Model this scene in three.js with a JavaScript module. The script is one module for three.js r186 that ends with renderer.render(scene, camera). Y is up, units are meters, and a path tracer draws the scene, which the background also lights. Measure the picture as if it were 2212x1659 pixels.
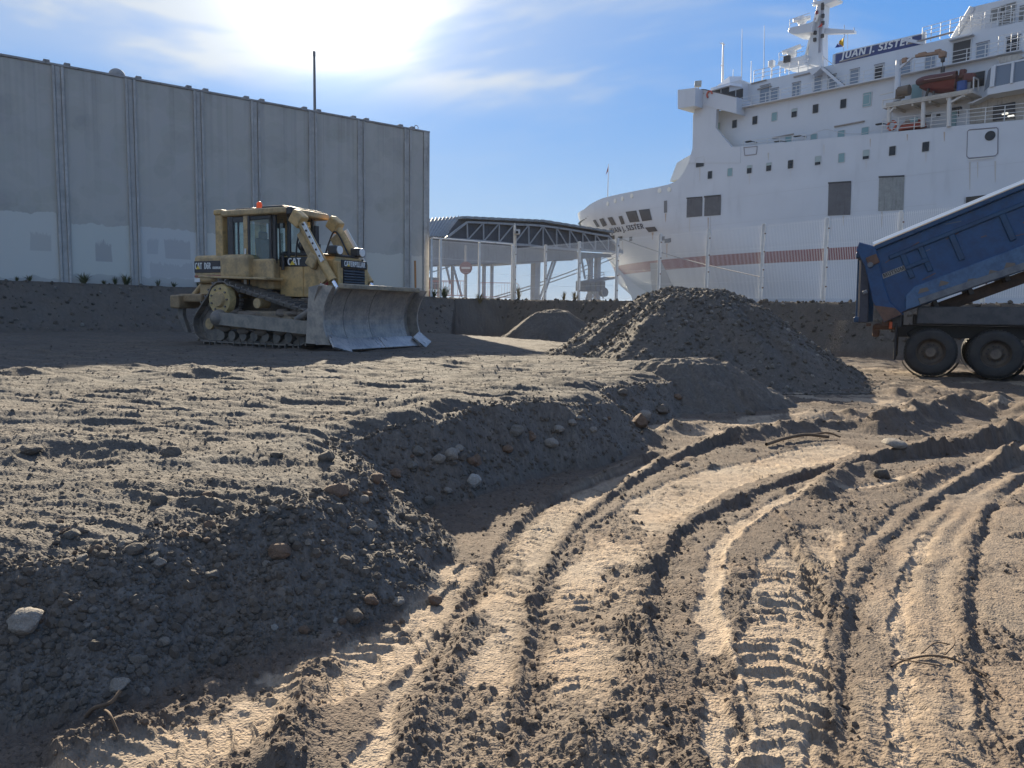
import * as THREE from 'three';
import { mergeGeometries } from 'three/addons/utils/BufferGeometryUtils.js';
import { RoundedBoxGeometry } from 'three/addons/geometries/RoundedBoxGeometry.js';
import { TextGeometry } from 'three/addons/geometries/TextGeometry.js';
import { FontLoader } from 'three/addons/loaders/FontLoader.js';

// ---------------------------------------------------------------- camera, sky, sun, exposure
const EXPOSURE = 3.1;
const scene = new THREE.Scene();
const camera = new THREE.PerspectiveCamera(54.04, 4 / 3, 0.1, 6000);
camera.position.set(0, 1.55, 0);
camera.rotation.order = 'YXZ';
camera.rotation.set(-0.096, 0, 0.0145);
camera.updateMatrixWorld(true);
const renderer = new THREE.WebGLRenderer({ antialias: true });
renderer.toneMapping = THREE.LinearToneMapping;
renderer.toneMappingExposure = EXPOSURE;
renderer.shadowMap.enabled = true;

const SUN_EL = 23.5 * Math.PI / 180, SUN_AZ = 13.2 * Math.PI / 180;
const SUN = new THREE.Vector3(-Math.sin(SUN_AZ) * Math.cos(SUN_EL), Math.sin(SUN_EL), -Math.cos(SUN_AZ) * Math.cos(SUN_EL));
const sun = new THREE.DirectionalLight(new THREE.Color(1, 0.87, 0.66), 4.2);
sun.position.copy(SUN).multiplyScalar(120);
sun.castShadow = true;
sun.shadow.mapSize.set(4096, 4096);
Object.assign(sun.shadow.camera, { left: -90, right: 90, top: 90, bottom: -90, near: 1, far: 400 });
scene.add(sun, sun.target);
scene.fog = new THREE.FogExp2(new THREE.Color(0.92, 0.95, 1.0), 0.0002);    // dust and damp in the backlit air

// ---------------------------------------------------------------- noise
function rng(seed) { let s = seed >>> 0; return () => { s = (s + 0x6d2b79f5) | 0; let t = Math.imul(s ^ (s >>> 15), 1 | s); t = (t + Math.imul(t ^ (t >>> 7), 61 | t)) ^ t; return ((t ^ (t >>> 14)) >>> 0) / 4294967296; }; }
const PERM = new Uint8Array(512), GX = new Float32Array(256), GY = new Float32Array(256);
{ const r = rng(77), p = Array.from({ length: 256 }, (_, i) => i); for (let i = 255; i > 0; i--) { const j = Math.floor(r() * (i + 1)); [p[i], p[j]] = [p[j], p[i]]; } for (let i = 0; i < 512; i++) PERM[i] = p[i & 255]; for (let i = 0; i < 256; i++) { const a = r() * 6.28318; GX[i] = Math.cos(a); GY[i] = Math.sin(a); } }
function n2(x, y) {               // gradient noise, about -1..1
  const xi = Math.floor(x), yi = Math.floor(y), fx = x - xi, fy = y - yi, X = xi & 255, Y = yi & 255;
  const u = fx * fx * fx * (fx * (fx * 6 - 15) + 10), v = fy * fy * fy * (fy * (fy * 6 - 15) + 10);
  const a = PERM[PERM[X] + Y], b = PERM[PERM[X + 1] + Y], c = PERM[PERM[X] + Y + 1], d = PERM[PERM[X + 1] + Y + 1];
  const g = (h, px, py) => GX[h] * px + GY[h] * py;
  const l = g(a, fx, fy) * (1 - u) + g(b, fx - 1, fy) * u, m = g(c, fx, fy - 1) * (1 - u) + g(d, fx - 1, fy - 1) * u;
  return (l * (1 - v) + m * v) * 1.5;
}
function fbm(x, y, o = 4) { let s = 0, a = 0.5; for (let i = 0; i < o; i++) { s += a * n2(x, y); x = x * 2.03 + 17.1; y = y * 2.03 - 9.7; a *= 0.5; } return s; }
function hash(x, y, k) { let h = Math.imul(x, 374761393) ^ Math.imul(y, 668265263) ^ Math.imul(k, 1274126177); h = Math.imul(h ^ (h >>> 13), 1274126177); return ((h ^ (h >>> 16)) >>> 0) / 4294967296; }
let pebTone = 0;
// domes of stones and clods of random size in cells; returns height in cells' units, sets pebTone
function pebbles(x, y, cell, share) {
  const px = x / cell, py = y / cell, xi = Math.floor(px), yi = Math.floor(py);
  let best = 0; pebTone = 0;
  for (let j = -1; j <= 1; j++) for (let i = -1; i <= 1; i++) {
    const cx = xi + i, cy = yi + j;
    if (hash(cx, cy, 5) > share) continue;
    const r = 0.22 + 0.42 * hash(cx, cy, 3) ** 1.5, dx = px - cx - 0.2 - 0.6 * hash(cx, cy, 1), dy = py - cy - 0.2 - 0.6 * hash(cx, cy, 2);
    const e = 0.7 + 0.6 * hash(cx, cy, 7), a = hash(cx, cy, 8) * 3.14, ca = Math.cos(a), sa = Math.sin(a), ex = (dx * ca + dy * sa) * e, ey = (-dx * sa + dy * ca) / e;
    const q = 1 - (ex * ex + ey * ey) / (r * r);
    if (q > 0) { const h = Math.sqrt(q) * r * (0.6 + 0.5 * hash(cx, cy, 4)); if (h > best) { best = h; pebTone = hash(cx, cy, 6) + 0.001; } }
  }
  return best * cell;
}
const clamp = (x, a = 0, b = 1) => Math.min(b, Math.max(a, x)), sst = (a, b, x) => { const t = clamp((x - a) / (b - a)); return t * t * (3 - 2 * t); }, lerp = (a, b, t) => a + (b - a) * t;

// ---------------------------------------------------------------- sky: clear blue, thin high cloud, bright air round the sun
{
  const W = 3072, H = 1536, data = new Float32Array(W * H * 4), d = new THREE.Vector3();
  const zen = [0.135, 0.25, 0.58], mid = [0.095, 0.33, 0.80], hor = [0.40, 0.60, 0.82];
  for (let r = 0; r < H; r++) {
    const up = ((r + 0.5) / H - 0.5) * Math.PI, y = Math.sin(up), c = Math.cos(up);
    for (let q = 0; q < W; q++) {
      const az = ((q + 0.5) / W - 0.5) * 2 * Math.PI, k = (r * W + q) * 4;
      d.set(Math.cos(az) * c, y, Math.sin(az) * c);
      const e = Math.max(0, y), th = Math.acos(clamp(d.dot(SUN), -1, 1)) * 180 / Math.PI;
      const t1 = sst(0.0, 0.36, e), t2 = sst(0.25, 1.0, e);
      const au = 5 * Math.exp(-Math.pow(th / 3.6, 1.5)) + 0.26 * Math.exp(-Math.pow(th / 9.5, 1.3)) + 0.12 * Math.exp(-th / 26);
      let cl = 0;
      if (y > 0.02) {
        const px = d.x / (y + 0.10), pz = d.z / (y + 0.10), wx = px + 0.35 * n2(px * 0.9, pz * 0.9), wz = pz + 0.35 * n2(px * 0.9 + 40, pz * 0.9);
        const a = 0.32, sx = wx * Math.cos(a) + wz * Math.sin(a), sz = -wx * Math.sin(a) + wz * Math.cos(a);
        const f = fbm(sx * 1.1 + 3, sz * 2.6, 6) + 0.45 * fbm(sx * 4 + 9, sz * 8, 5);
        const pr = Math.hypot(px, pz) + 0.22 * n2(px * 1.3 + 8, pz * 1.3), sheet = sst(3.0, 2.3, pr) * sst(1.15, -0.35, px + 0.4 * n2(px + 3, pz * 1.5)) * (0.75 + 0.5 * n2(px * 0.8 + 5.2, pz * 0.8 + 1.4)) + 0.22 * sst(2.7, 2.0, pr) * sst(0.1, 0.5, f);
        const veil = sst(0.25, 0.9, 0.5 + f * 0.75);
        cl = clamp(sheet * (0.52 + 0.85 * veil) + 0.05 * sst(0.45, 0.9, 0.5 + f)) * sst(0.02, 0.2, y);
      }
      const lit = 0.69 + 0.20 * Math.exp(-th / 16);
      for (let i = 0; i < 3; i++) {
        let v = lerp(lerp(hor[i], mid[i], t1), zen[i], t2);
        v = lerp(v, [0.80, 0.88, 0.96][i] * lit, cl * 0.92) + au * [1.0, 0.98, 0.94][i];
        data[k + i] = v / EXPOSURE;
      }
      data[k + 3] = 1;
    }
  }
  const t = new THREE.DataTexture(data, W, H, THREE.RGBAFormat, THREE.FloatType);
  t.mapping = THREE.EquirectangularReflectionMapping; t.magFilter = THREE.LinearFilter; t.needsUpdate = true;
  scene.background = t; scene.environment = t;
}

// ---------------------------------------------------------------- measuring: a direction read off the photograph (2212 px wide) to a place
const KP = 1024 / 2212, FP = 384 / Math.tan(27.02 * Math.PI / 180);
function ray(X, Y) { return new THREE.Vector3((X * KP - 512) / FP, (384 - Y * KP) / FP, -1).applyQuaternion(camera.quaternion); }
function onGround(X, Y, h = 0) { const r = ray(X, Y), t = (h - camera.position.y) / r.y; return [r.x * t, -r.z * t]; }       // [x, distance ahead]
class Frame {                       // an upright plane: origin, x along dir, z out of it (towards the camera)
  constructor(x, z, angle, y = 0) { this.o = new THREE.Vector3(x, y, z); this.a = angle; this.ux = new THREE.Vector3(Math.cos(angle), 0, -Math.sin(angle)); this.n = new THREE.Vector3(Math.sin(angle), 0, Math.cos(angle)); }
  at(X, Y, off = 0) { const r = ray(X, Y), p = this.o.clone().addScaledVector(this.n, off), t = p.clone().sub(camera.position).dot(this.n) / r.dot(this.n), w = r.multiplyScalar(t).add(camera.position); return [w.clone().sub(this.o).dot(this.ux), w.y - this.o.y]; }
  place(g) { g.position.copy(this.o); g.rotation.y = this.a; return g; }
  world(x, y, z) { return this.o.clone().addScaledVector(this.ux, x).addScaledVector(this.n, z).setY(this.o.y + y); }
}

// ---------------------------------------------------------------- building helpers
const used = new Map();
function numbered(name) { const k = (used.get(name) ?? -1) + 1; used.set(name, k); return k ? name + '_' + String(k).padStart(3, '0') : name; }
function tag(o, label, category, group, kind) { if (label) o.userData.label = label; if (category) o.userData.category = category; if (group) o.userData.group = group; if (kind) o.userData.kind = kind; return o; }
function thing(name, label, category, p = [0, 0, 0], turn = 0, group) { const o = new THREE.Group(); o.name = numbered(name); o.position.set(...p); o.rotation.y = turn; scene.add(o); return tag(o, label, category, group); }
function clean(g) {                 // one kind of geometry, uv in metres by the main direction of the face
  let q = g.index ? g.toNonIndexed() : g; if (!q.attributes.normal) q.computeVertexNormals();
  const p = q.attributes.position, uv = new Float32Array(p.count * 2);
  for (let i = 0; i < p.count; i += 3) {
    const ax = p.getX(i + 1) - p.getX(i), ay = p.getY(i + 1) - p.getY(i), az = p.getZ(i + 1) - p.getZ(i), bx = p.getX(i + 2) - p.getX(i), by = p.getY(i + 2) - p.getY(i), bz = p.getZ(i + 2) - p.getZ(i);
    const nx = Math.abs(ay * bz - az * by), ny = Math.abs(az * bx - ax * bz), nz = Math.abs(ax * by - ay * bx);
    for (let j = i; j < i + 3; j++) { const x = p.getX(j), y = p.getY(j), z = p.getZ(j); if (nz >= nx && nz >= ny) { uv[j * 2] = x; uv[j * 2 + 1] = y; } else if (nx >= ny) { uv[j * 2] = z; uv[j * 2 + 1] = y; } else { uv[j * 2] = x; uv[j * 2 + 1] = z; } }
  }
  const r = new THREE.BufferGeometry(); r.setAttribute('position', p); r.setAttribute('normal', q.attributes.normal); r.setAttribute('uv', new THREE.BufferAttribute(uv, 2)); return r;
}
function join(gs) { const a = gs.flat(9).map(clean); return a.length === 1 ? a[0] : mergeGeometries(a); }
function mesh(name, gs, mat, parent, opt = {}) {
  const m = new THREE.Mesh(gs.isBufferGeometry && opt.raw ? gs : join([gs]), mat); m.name = parent ? name : numbered(name); m.castShadow = m.receiveShadow = true; (parent ?? scene).add(m);
  if (opt.label) m.userData.label = opt.label; if (opt.kind) m.userData.kind = opt.kind; return m;
}
function tf(g, x = 0, y = 0, z = 0, rx = 0, ry = 0, rz = 0) { if (rx) g.rotateX(rx); if (ry) g.rotateY(ry); if (rz) g.rotateZ(rz); return g.translate(x, y, z); }
const box = (w, h, d, x, y, z, rx, ry, rz) => tf(new THREE.BoxGeometry(w, h, d), x, y, z, rx, ry, rz);
const rbox = (w, h, d, x, y, z, r = 0.02, rx, ry, rz) => tf(new RoundedBoxGeometry(w, h, d, 2, Math.min(r, w / 2.1, h / 2.1, d / 2.1)), x, y, z, rx, ry, rz);
const V = (x, y, z) => new THREE.Vector3(x, y, z);
function rod(a, b, r0, r1 = r0, seg = 8) { a = Array.isArray(a) ? V(...a) : a; b = Array.isArray(b) ? V(...b) : b; const d = b.clone().sub(a), L = d.length(), g = new THREE.CylinderGeometry(r1, r0, L, seg); g.translate(0, L / 2, 0); g.applyQuaternion(new THREE.Quaternion().setFromUnitVectors(V(0, 1, 0), d.normalize())); return g.translate(a.x, a.y, a.z); }
function bar(a, b, w, h) { a = V(...a); b = V(...b); const d = b.clone().sub(a), L = d.length(), g = new THREE.BoxGeometry(w, L, h); g.translate(0, L / 2, 0); g.applyQuaternion(new THREE.Quaternion().setFromUnitVectors(V(0, 1, 0), d.normalize())); return g.translate(a.x, a.y, a.z); }
function tube(pts, r, seg = 24, rs = 6) { return new THREE.TubeGeometry(new THREE.CatmullRomCurve3(pts.map((p) => V(...p))), seg, r, rs); }
function poly(pts, depth, bevel = 0) { const s = new THREE.Shape(pts.map((p) => new THREE.Vector2(p[0], p[1]))); return new THREE.ExtrudeGeometry(s, { depth, bevelEnabled: bevel > 0, bevelSize: bevel, bevelThickness: bevel, bevelSegments: 1, curveSegments: 6 }); }
function rrect(w, h, r) { const s = new THREE.Shape(), x = w / 2, y = h / 2; s.moveTo(-x + r, -y); s.lineTo(x - r, -y); s.quadraticCurveTo(x, -y, x, -y + r); s.lineTo(x, y - r); s.quadraticCurveTo(x, y, x - r, y); s.lineTo(-x + r, y); s.quadraticCurveTo(-x, y, -x, y - r); s.lineTo(-x, -y + r); s.quadraticCurveTo(-x, -y, -x + r, -y); return s; }
const slab = (w, h, r, d) => new THREE.ExtrudeGeometry(rrect(w, h, r), { depth: d, bevelEnabled: false, curveSegments: 4 });
function ring(w, h, r, t, d) { const s = rrect(w, h, r); s.holes.push(rrect(w - 2 * t, h - 2 * t, Math.max(0.01, r - t))); return new THREE.ExtrudeGeometry(s, { depth: d, bevelEnabled: false, curveSegments: 4 }); }
const fontBold = await new FontLoader().loadAsync('fonts/droid/droid_sans_bold.typeface.json');
function text(s, size, depth = 0.01, width = 0, shear = 0) { const g = new TextGeometry(s, { font: fontBold, size, depth, curveSegments: 4 }); g.computeBoundingBox(); const b = g.boundingBox, w = b.max.x - b.min.x; g.translate(-b.min.x, -b.min.y, 0); if (width) g.scale(width / w, 1, 1); if (shear) g.applyMatrix4(new THREE.Matrix4().set(1, shear, 0, 0, 0, 1, 0, 0, 0, 0, 1, 0, 0, 0, 0, 1)); return g; }

// ---------------------------------------------------------------- materials
function tex(w, h, f, srgb = true, rx = 1, ry = 1) {          // f(u, v) -> [r, g, b] or a number, in 0..1, repeating
  const a = new Uint8Array(w * h * 4);
  for (let j = 0; j < h; j++) for (let i = 0; i < w; i++) { const c = f(i / w, j / h, i, j), k = (j * w + i) * 4; for (let n = 0; n < 3; n++) a[k + n] = 255 * clamp(typeof c === 'number' ? c : c[n]); a[k + 3] = 255; }
  const t = new THREE.DataTexture(a, w, h); t.wrapS = t.wrapT = THREE.RepeatWrapping; t.magFilter = t.minFilter = THREE.LinearFilter; t.colorSpace = srgb ? THREE.SRGBColorSpace : THREE.NoColorSpace; t.repeat.set(rx, ry); t.needsUpdate = true; return t;
}
function tile(f, p) { return (u, v) => { const a = f(u * p, v * p), b = f((u - 1) * p, v * p), c = f(u * p, (v - 1) * p), d = f((u - 1) * p, (v - 1) * p); return lerp(lerp(a, b, u), lerp(c, d, u), v); }; }
const nz1 = tile((x, y) => fbm(x, y, 5), 6), nz2 = tile((x, y) => fbm(x + 31, y + 7, 4), 24), nzs = tile((x, y) => fbm(x * 2.2 + 11, y * 0.25 + 3, 4), 10);
const T = {
  grime: tex(512, 512, (u, v) => { const g = 0.93 + 0.16 * nz1(u, v) + 0.10 * nz2(u, v) - 0.16 * sst(0.05, 0.5, nzs(u, v)); return [g, g * 0.995, g * 0.985]; }, true, 0.25, 0.25),
  dust: tex(512, 512, (u, v) => { const d = sst(-0.25, 0.35, nz1(u, v) + 0.5 * nz2(u, v)); return [lerp(1, 0.80, d), lerp(0.97, 0.80, d), lerp(0.93, 0.80, d)]; }, true, 0.7, 0.7),
  rough: tex(256, 256, (u, v) => 0.75 + 0.35 * nz1(u, v) + 0.2 * nz2(u, v), false, 0.5, 0.5),
  bump: tex(256, 256, (u, v) => 0.5 + 0.5 * nz1(u, v) + 0.5 * nz2(u, v), false, 0.4, 0.4),
};
function M(c, rough = 0.6, o = {}) { const m = new THREE.MeshStandardMaterial({ roughness: rough, ...o }); m.color.setRGB(...c); return m; }
const grimy = (c, rough, o = {}) => M(c, rough, { map: T.grime, ...o }), dusty = (c, rough = 0.75, o = {}) => M(c, rough, { map: T.dust, roughnessMap: T.rough, ...o });
const pane = (c, o = {}) => { const m = new THREE.MeshPhysicalMaterial({ transmission: 1, thickness: 0, roughness: 0.03, ior: 1.45, ...o }); m.color.setRGB(...c); return m; };
// ================================================================ THE GROUND: a pit floor with ruts, a spread of dumped fill on the left, the bank up to the quay
class Path2 {                        // a line on the ground measured on the photograph, smoothed
  constructor(px, h = 0) {
    const c = new THREE.CatmullRomCurve3(px.map(([X, Y]) => { const [x, d] = onGround(X, Y, h); return V(x, 0, d); }), false, 'centripetal'), n = Math.max(8, px.length * 5);
    this.p = c.getPoints(n).map((v) => [v.x, v.z]); this.L = [0];
    for (let i = 1; i < this.p.length; i++) this.L.push(this.L[i - 1] + Math.hypot(this.p[i][0] - this.p[i - 1][0], this.p[i][1] - this.p[i - 1][1]));
    this.len = this.L[this.L.length - 1]; const xs = this.p.map((q) => q[0]), ds = this.p.map((q) => q[1]);
    this.b = [Math.min(...xs), Math.max(...xs), Math.min(...ds), Math.max(...ds)]; this.s = 0; this.q = 9;
  }
  near(x, d, m = 0.7) {              // sets q (distance, + to the right of travel) and s (arc)
    const b = this.b; if (x < b[0] - m || x > b[1] + m || d < b[2] - m || d > b[3] + m) return false;
    let best = 1e9, q = 9, s = 0; const p = this.p;
    for (let i = 0; i + 1 < p.length; i++) {
      const ax = p[i][0], ad = p[i][1], ux = p[i + 1][0] - ax, ud = p[i + 1][1] - ad, l2 = ux * ux + ud * ud, wx = x - ax, wd = d - ad;
      const t = clamp((wx * ux + wd * ud) / l2), ex = wx - ux * t, ed = wd - ud * t, e = ex * ex + ed * ed;
      if (e < best) { best = e; q = ux * wd - ud * wx < 0 ? 1 : -1; s = this.L[i] + t * Math.sqrt(l2); }
    }
    this.q = q * Math.sqrt(best); this.s = s; return best < m * m;
  }
}
// sharp-edged ruts: bank height left of the edge, depth right of it, widths; grow = how much they rise towards the far end
const EDGES = [
  { p: [[1400, 1440], [1390, 1320], [1400, 1255], [1430, 1190], [1500, 1120], [1600, 1075], [1700, 1040], [1850, 1003], [2000, 985], [2120, 965], [2212, 948], [2330, 935]], hb: 0.042, wb: 0.13, ht: 0.05, wt: 0.15, grow: 0.15 },
  { p: [[1110, 1690], [1118, 1550], [1130, 1420], [1150, 1300], [1190, 1205], [1250, 1130], [1330, 1062], [1440, 1003], [1520, 975], [1600, 955]], hb: 0.019, wb: 0.06, ht: 0.024, wt: 0.06, grow: 0.06, thin: 1 },
  { p: [[880, 1520], [950, 1400], [1000, 1285], [1060, 1200], [1120, 1130], [1200, 1072], [1330, 1020], [1430, 983]], hb: 0.016, wb: 0.05, ht: 0.02, wt: 0.05, grow: 0.03, thin: 1 },
  { p: [[1790, 1690], [1797, 1550], [1810, 1400], [1830, 1290], [1870, 1212], [1930, 1140], [2000, 1085], [2100, 1040], [2180, 1000], [2260, 975]], hb: 0.016, wb: 0.05, ht: 0.022, wt: 0.05, grow: 0.13, thin: 1 },
  { p: [[2155, 1690], [2120, 1540], [2090, 1400], [2075, 1300], [2075, 1230], [2100, 1150], [2160, 1062], [2230, 1020]], hb: 0.012, wb: 0.035, ht: 0.018, wt: 0.035, grow: 0.0, thin: 1 },
  { p: [[1690, 1100], [1720, 1160], [1760, 1235], [1815, 1345]], hb: 0.03, wb: 0.06, ht: 0.01, wt: 0.05, grow: 0 },
].map((e) => ({ ...e, p: new Path2(e.p) }));
// rounded ridges of pushed-up clods
const RIDGES = [
  { p: [[1670, 1690], [1605, 1500], [1567, 1350], [1560, 1250], [1580, 1180], [1640, 1120], [1770, 1060]], h: 0.012, w: 0.02, r: 0.1 },
  { p: [[1758, 1085], [1789, 1046], [1858, 1019], [1915, 1036]], h: 0.085, w: 0.12, r: 0.8 },
  { p: [[1880, 950], [1960, 926], [2060, 905], [2180, 905], [2290, 930]], h: 0.20, w: 0.28, r: 0.7 },
  { p: [[1330, 990], [1420, 952], [1480, 942], [1545, 945]], h: 0.10, w: 0.16, r: 0.9 },
  { p: [[1560, 965], [1650, 948], [1760, 938], [1870, 932]], h: 0.11, w: 0.20, r: 0.9 },
  { p: [[1690, 900], [1800, 915], [1930, 905]], h: 0.06, w: 0.2, r: 0.9 },
  { p: [[1900, 868], [2030, 872], [2200, 880]], h: 0.10, w: 0.25, r: 0.9 },
  { p: [[1950, 1060], [2010, 1030], [2080, 1015]], h: 0.06, w: 0.12, r: 0.9 },
  { p: [[600, 1690], [650, 1560], [690, 1450], [760, 1420]], h: 0.05, w: 0.09, r: 1.0 },
  { p: [[880, 1690], [900, 1580], [950, 1500], [1000, 1380], [1040, 1290]], h: 0.035, w: 0.07, r: 1.0 },
  { p: [[1230, 1640], [1320, 1560], [1360, 1480], [1375, 1400], [1340, 1320]], h: 0.045, w: 0.13, r: 1.1 },
  { p: [[120, 1640], [230, 1600], [330, 1560]], h: 0.05, w: 0.1, r: 1.0 },
].map((e) => ({ ...e, p: new Path2(e.p) }));
// strips: tyre marks. pale = how far packed and dry, lug = imprint of the tread
const STRIPS = [
  { p: [[120, 1700], [330, 1625], [560, 1530], [740, 1450], [880, 1380], [960, 1310], [1010, 1240]], hw: 0.19, pale: 0.95, lug: 0.019, pitch: 0.10, sk: 0.6 },
  { p: [[760, 1720], [830, 1560], [900, 1450], [960, 1370]], hw: 0.05, pale: 1.0, lug: 0, pitch: 1, sk: 0 },
  { p: [[990, 1700], [1005, 1550], [1040, 1400], [1075, 1290], [1125, 1200], [1185, 1130], [1265, 1065], [1385, 1010]], hw: 0.18, pale: 0.9, lug: 0.013, pitch: 0.085, sk: 0.7, far: 1 },
  { p: [[1260, 1700], [1255, 1500], [1270, 1350], [1300, 1250], [1360, 1150], [1440, 1085], [1560, 1035], [1700, 1003], [1800, 978]], hw: 0.27, pale: 1.0, lug: 0.014, pitch: 0.10, sk: 0.9, far: 1 },
  { p: [[1700, 1720], [1690, 1500], [1690, 1350], [1715, 1230], [1765, 1150]], hw: 0.19, pale: 0.9, lug: 0.026, pitch: 0.12, sk: 0.35 },
  { p: [[1575, 1700], [1545, 1500], [1535, 1350], [1540, 1230], [1580, 1150], [1680, 1085], [1760, 1050]], hw: 0.06, pale: 1.0, lug: 0, pitch: 1, sk: 0 },
  { p: [[1962, 1720], [1945, 1500], [1935, 1350], [1945, 1250], [1985, 1160], [2060, 1085], [2160, 1030], [2260, 990]], hw: 0.30, pale: 0.5, lug: 0.008, pitch: 0.055, sk: 0.0, ribs: 1, smooth: 1 },
  { p: [[1965, 1720], [1950, 1500], [1940, 1350], [1955, 1250], [2005, 1150]], hw: 0.035, pale: 1.0, lug: 0, pitch: 1, sk: 0 },
  { p: [[2290, 1700], [2230, 1450], [2190, 1250], [2212, 1110]], hw: 0.22, pale: 0.4, lug: 0.008, pitch: 0.06, sk: 0.1 },
  { p: [[1560, 856], [1700, 868], [1850, 882], [2000, 893], [2260, 908]], hw: 0.34, pale: 1.0, lug: 0, pitch: 1, sk: 0 },
  { p: [[1420, 937], [1530, 944], [1600, 928], [1700, 918], [1850, 915]], hw: 0.30, pale: 1.0, lug: 0, pitch: 1, sk: 0 },
  { p: [[1900, 815], [2050, 828], [2240, 850]], hw: 0.5, pale: 0.8, lug: 0, pitch: 1, sk: 0 },
  { p: [[1810, 1060], [1900, 1048], [2000, 1022]], hw: 0.05, pale: 1.0, lug: 0, pitch: 1, sk: 0 },
].map((e) => ({ ...e, p: new Path2(e.p) }));

// the toe of the fill, seen from above
const TOE = [[-420, 1690], [40, 1600], [190, 1555], [450, 1470], [700, 1388], [850, 1320], [950, 1265], [990, 1208], [968, 1150], [925, 1106], [1050, 1081], [1150, 1040], [1260, 1020], [1350, 1002], [1425, 966], [1402, 932], [1520, 906], [1640, 890], [1668, 876], [1640, 860]].map(([X, Y]) => onGround(X, Y, 0));
TOE.push([4.9, 14.6], [5.4, 17.5], [3.6, 21], [1.0, 27], [-3, 33], [-30, 33], [-30, 1.2]);
function toeDist(x, d) {             // + inside the fill
  let best = 1e9, inside = false; const n = TOE.length;
  for (let i = 0, j = n - 1; i < n; j = i++) {
    const a = TOE[j], b = TOE[i], ux = b[0] - a[0], ud = b[1] - a[1], wx = x - a[0], wd = d - a[1], t = clamp((wx * ux + wd * ud) / (ux * ux + ud * ud)), ex = wx - ux * t, ed = wd - ud * t;
    best = Math.min(best, ex * ex + ed * ed);
    if ((b[1] > d) !== (a[1] > d) && x < ((a[0] - b[0]) * (d - b[1])) / (a[1] - b[1]) + b[0]) inside = !inside;
  }
  return (inside ? 1 : -1) * Math.sqrt(best);
}
const LUMPS = [                      // heaps in the fill: pixel of the middle, height there, radius along and across, extra height
  [1090, 900, 0.6, 1.2, 1.1, 0.16], [1250, 930, 0.4, 0.9, 0.7, 0.14], [1480, 835, 0.6, 1.9, 0.8, 0.06], [820, 965, 0.6, 0.45, 0.5, 0.10], [690, 1040, 0.6, 0.5, 0.4, 0.06], [200, 940, 0.62, 1.0, 0.5, 0.09], [500, 800, 0.65, 1.2, 1.0, 0.10], [1350, 790, 0.6, 1.5, 0.9, 0.05], [60, 1500, 0.1, 0.5, 0.35, 0.12],
].map(([X, Y, h, a, b, e]) => [...onGround(X, Y, h), a, b, e]);
const C0 = [-4.56, 39.5], K0 = [0, 42.6];
function behind(x, d) { return Math.max((x - C0[0]) * -0.609 + (d - C0[1]) * 0.793, (x - K0[0]) * 0.793 + (d - K0[1]) * 0.609); }   // + on the quay, beyond wall and fence
function quayTop(x) { return clamp(2.19 - 0.013 * x, 1.85, 2.42); }

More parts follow.
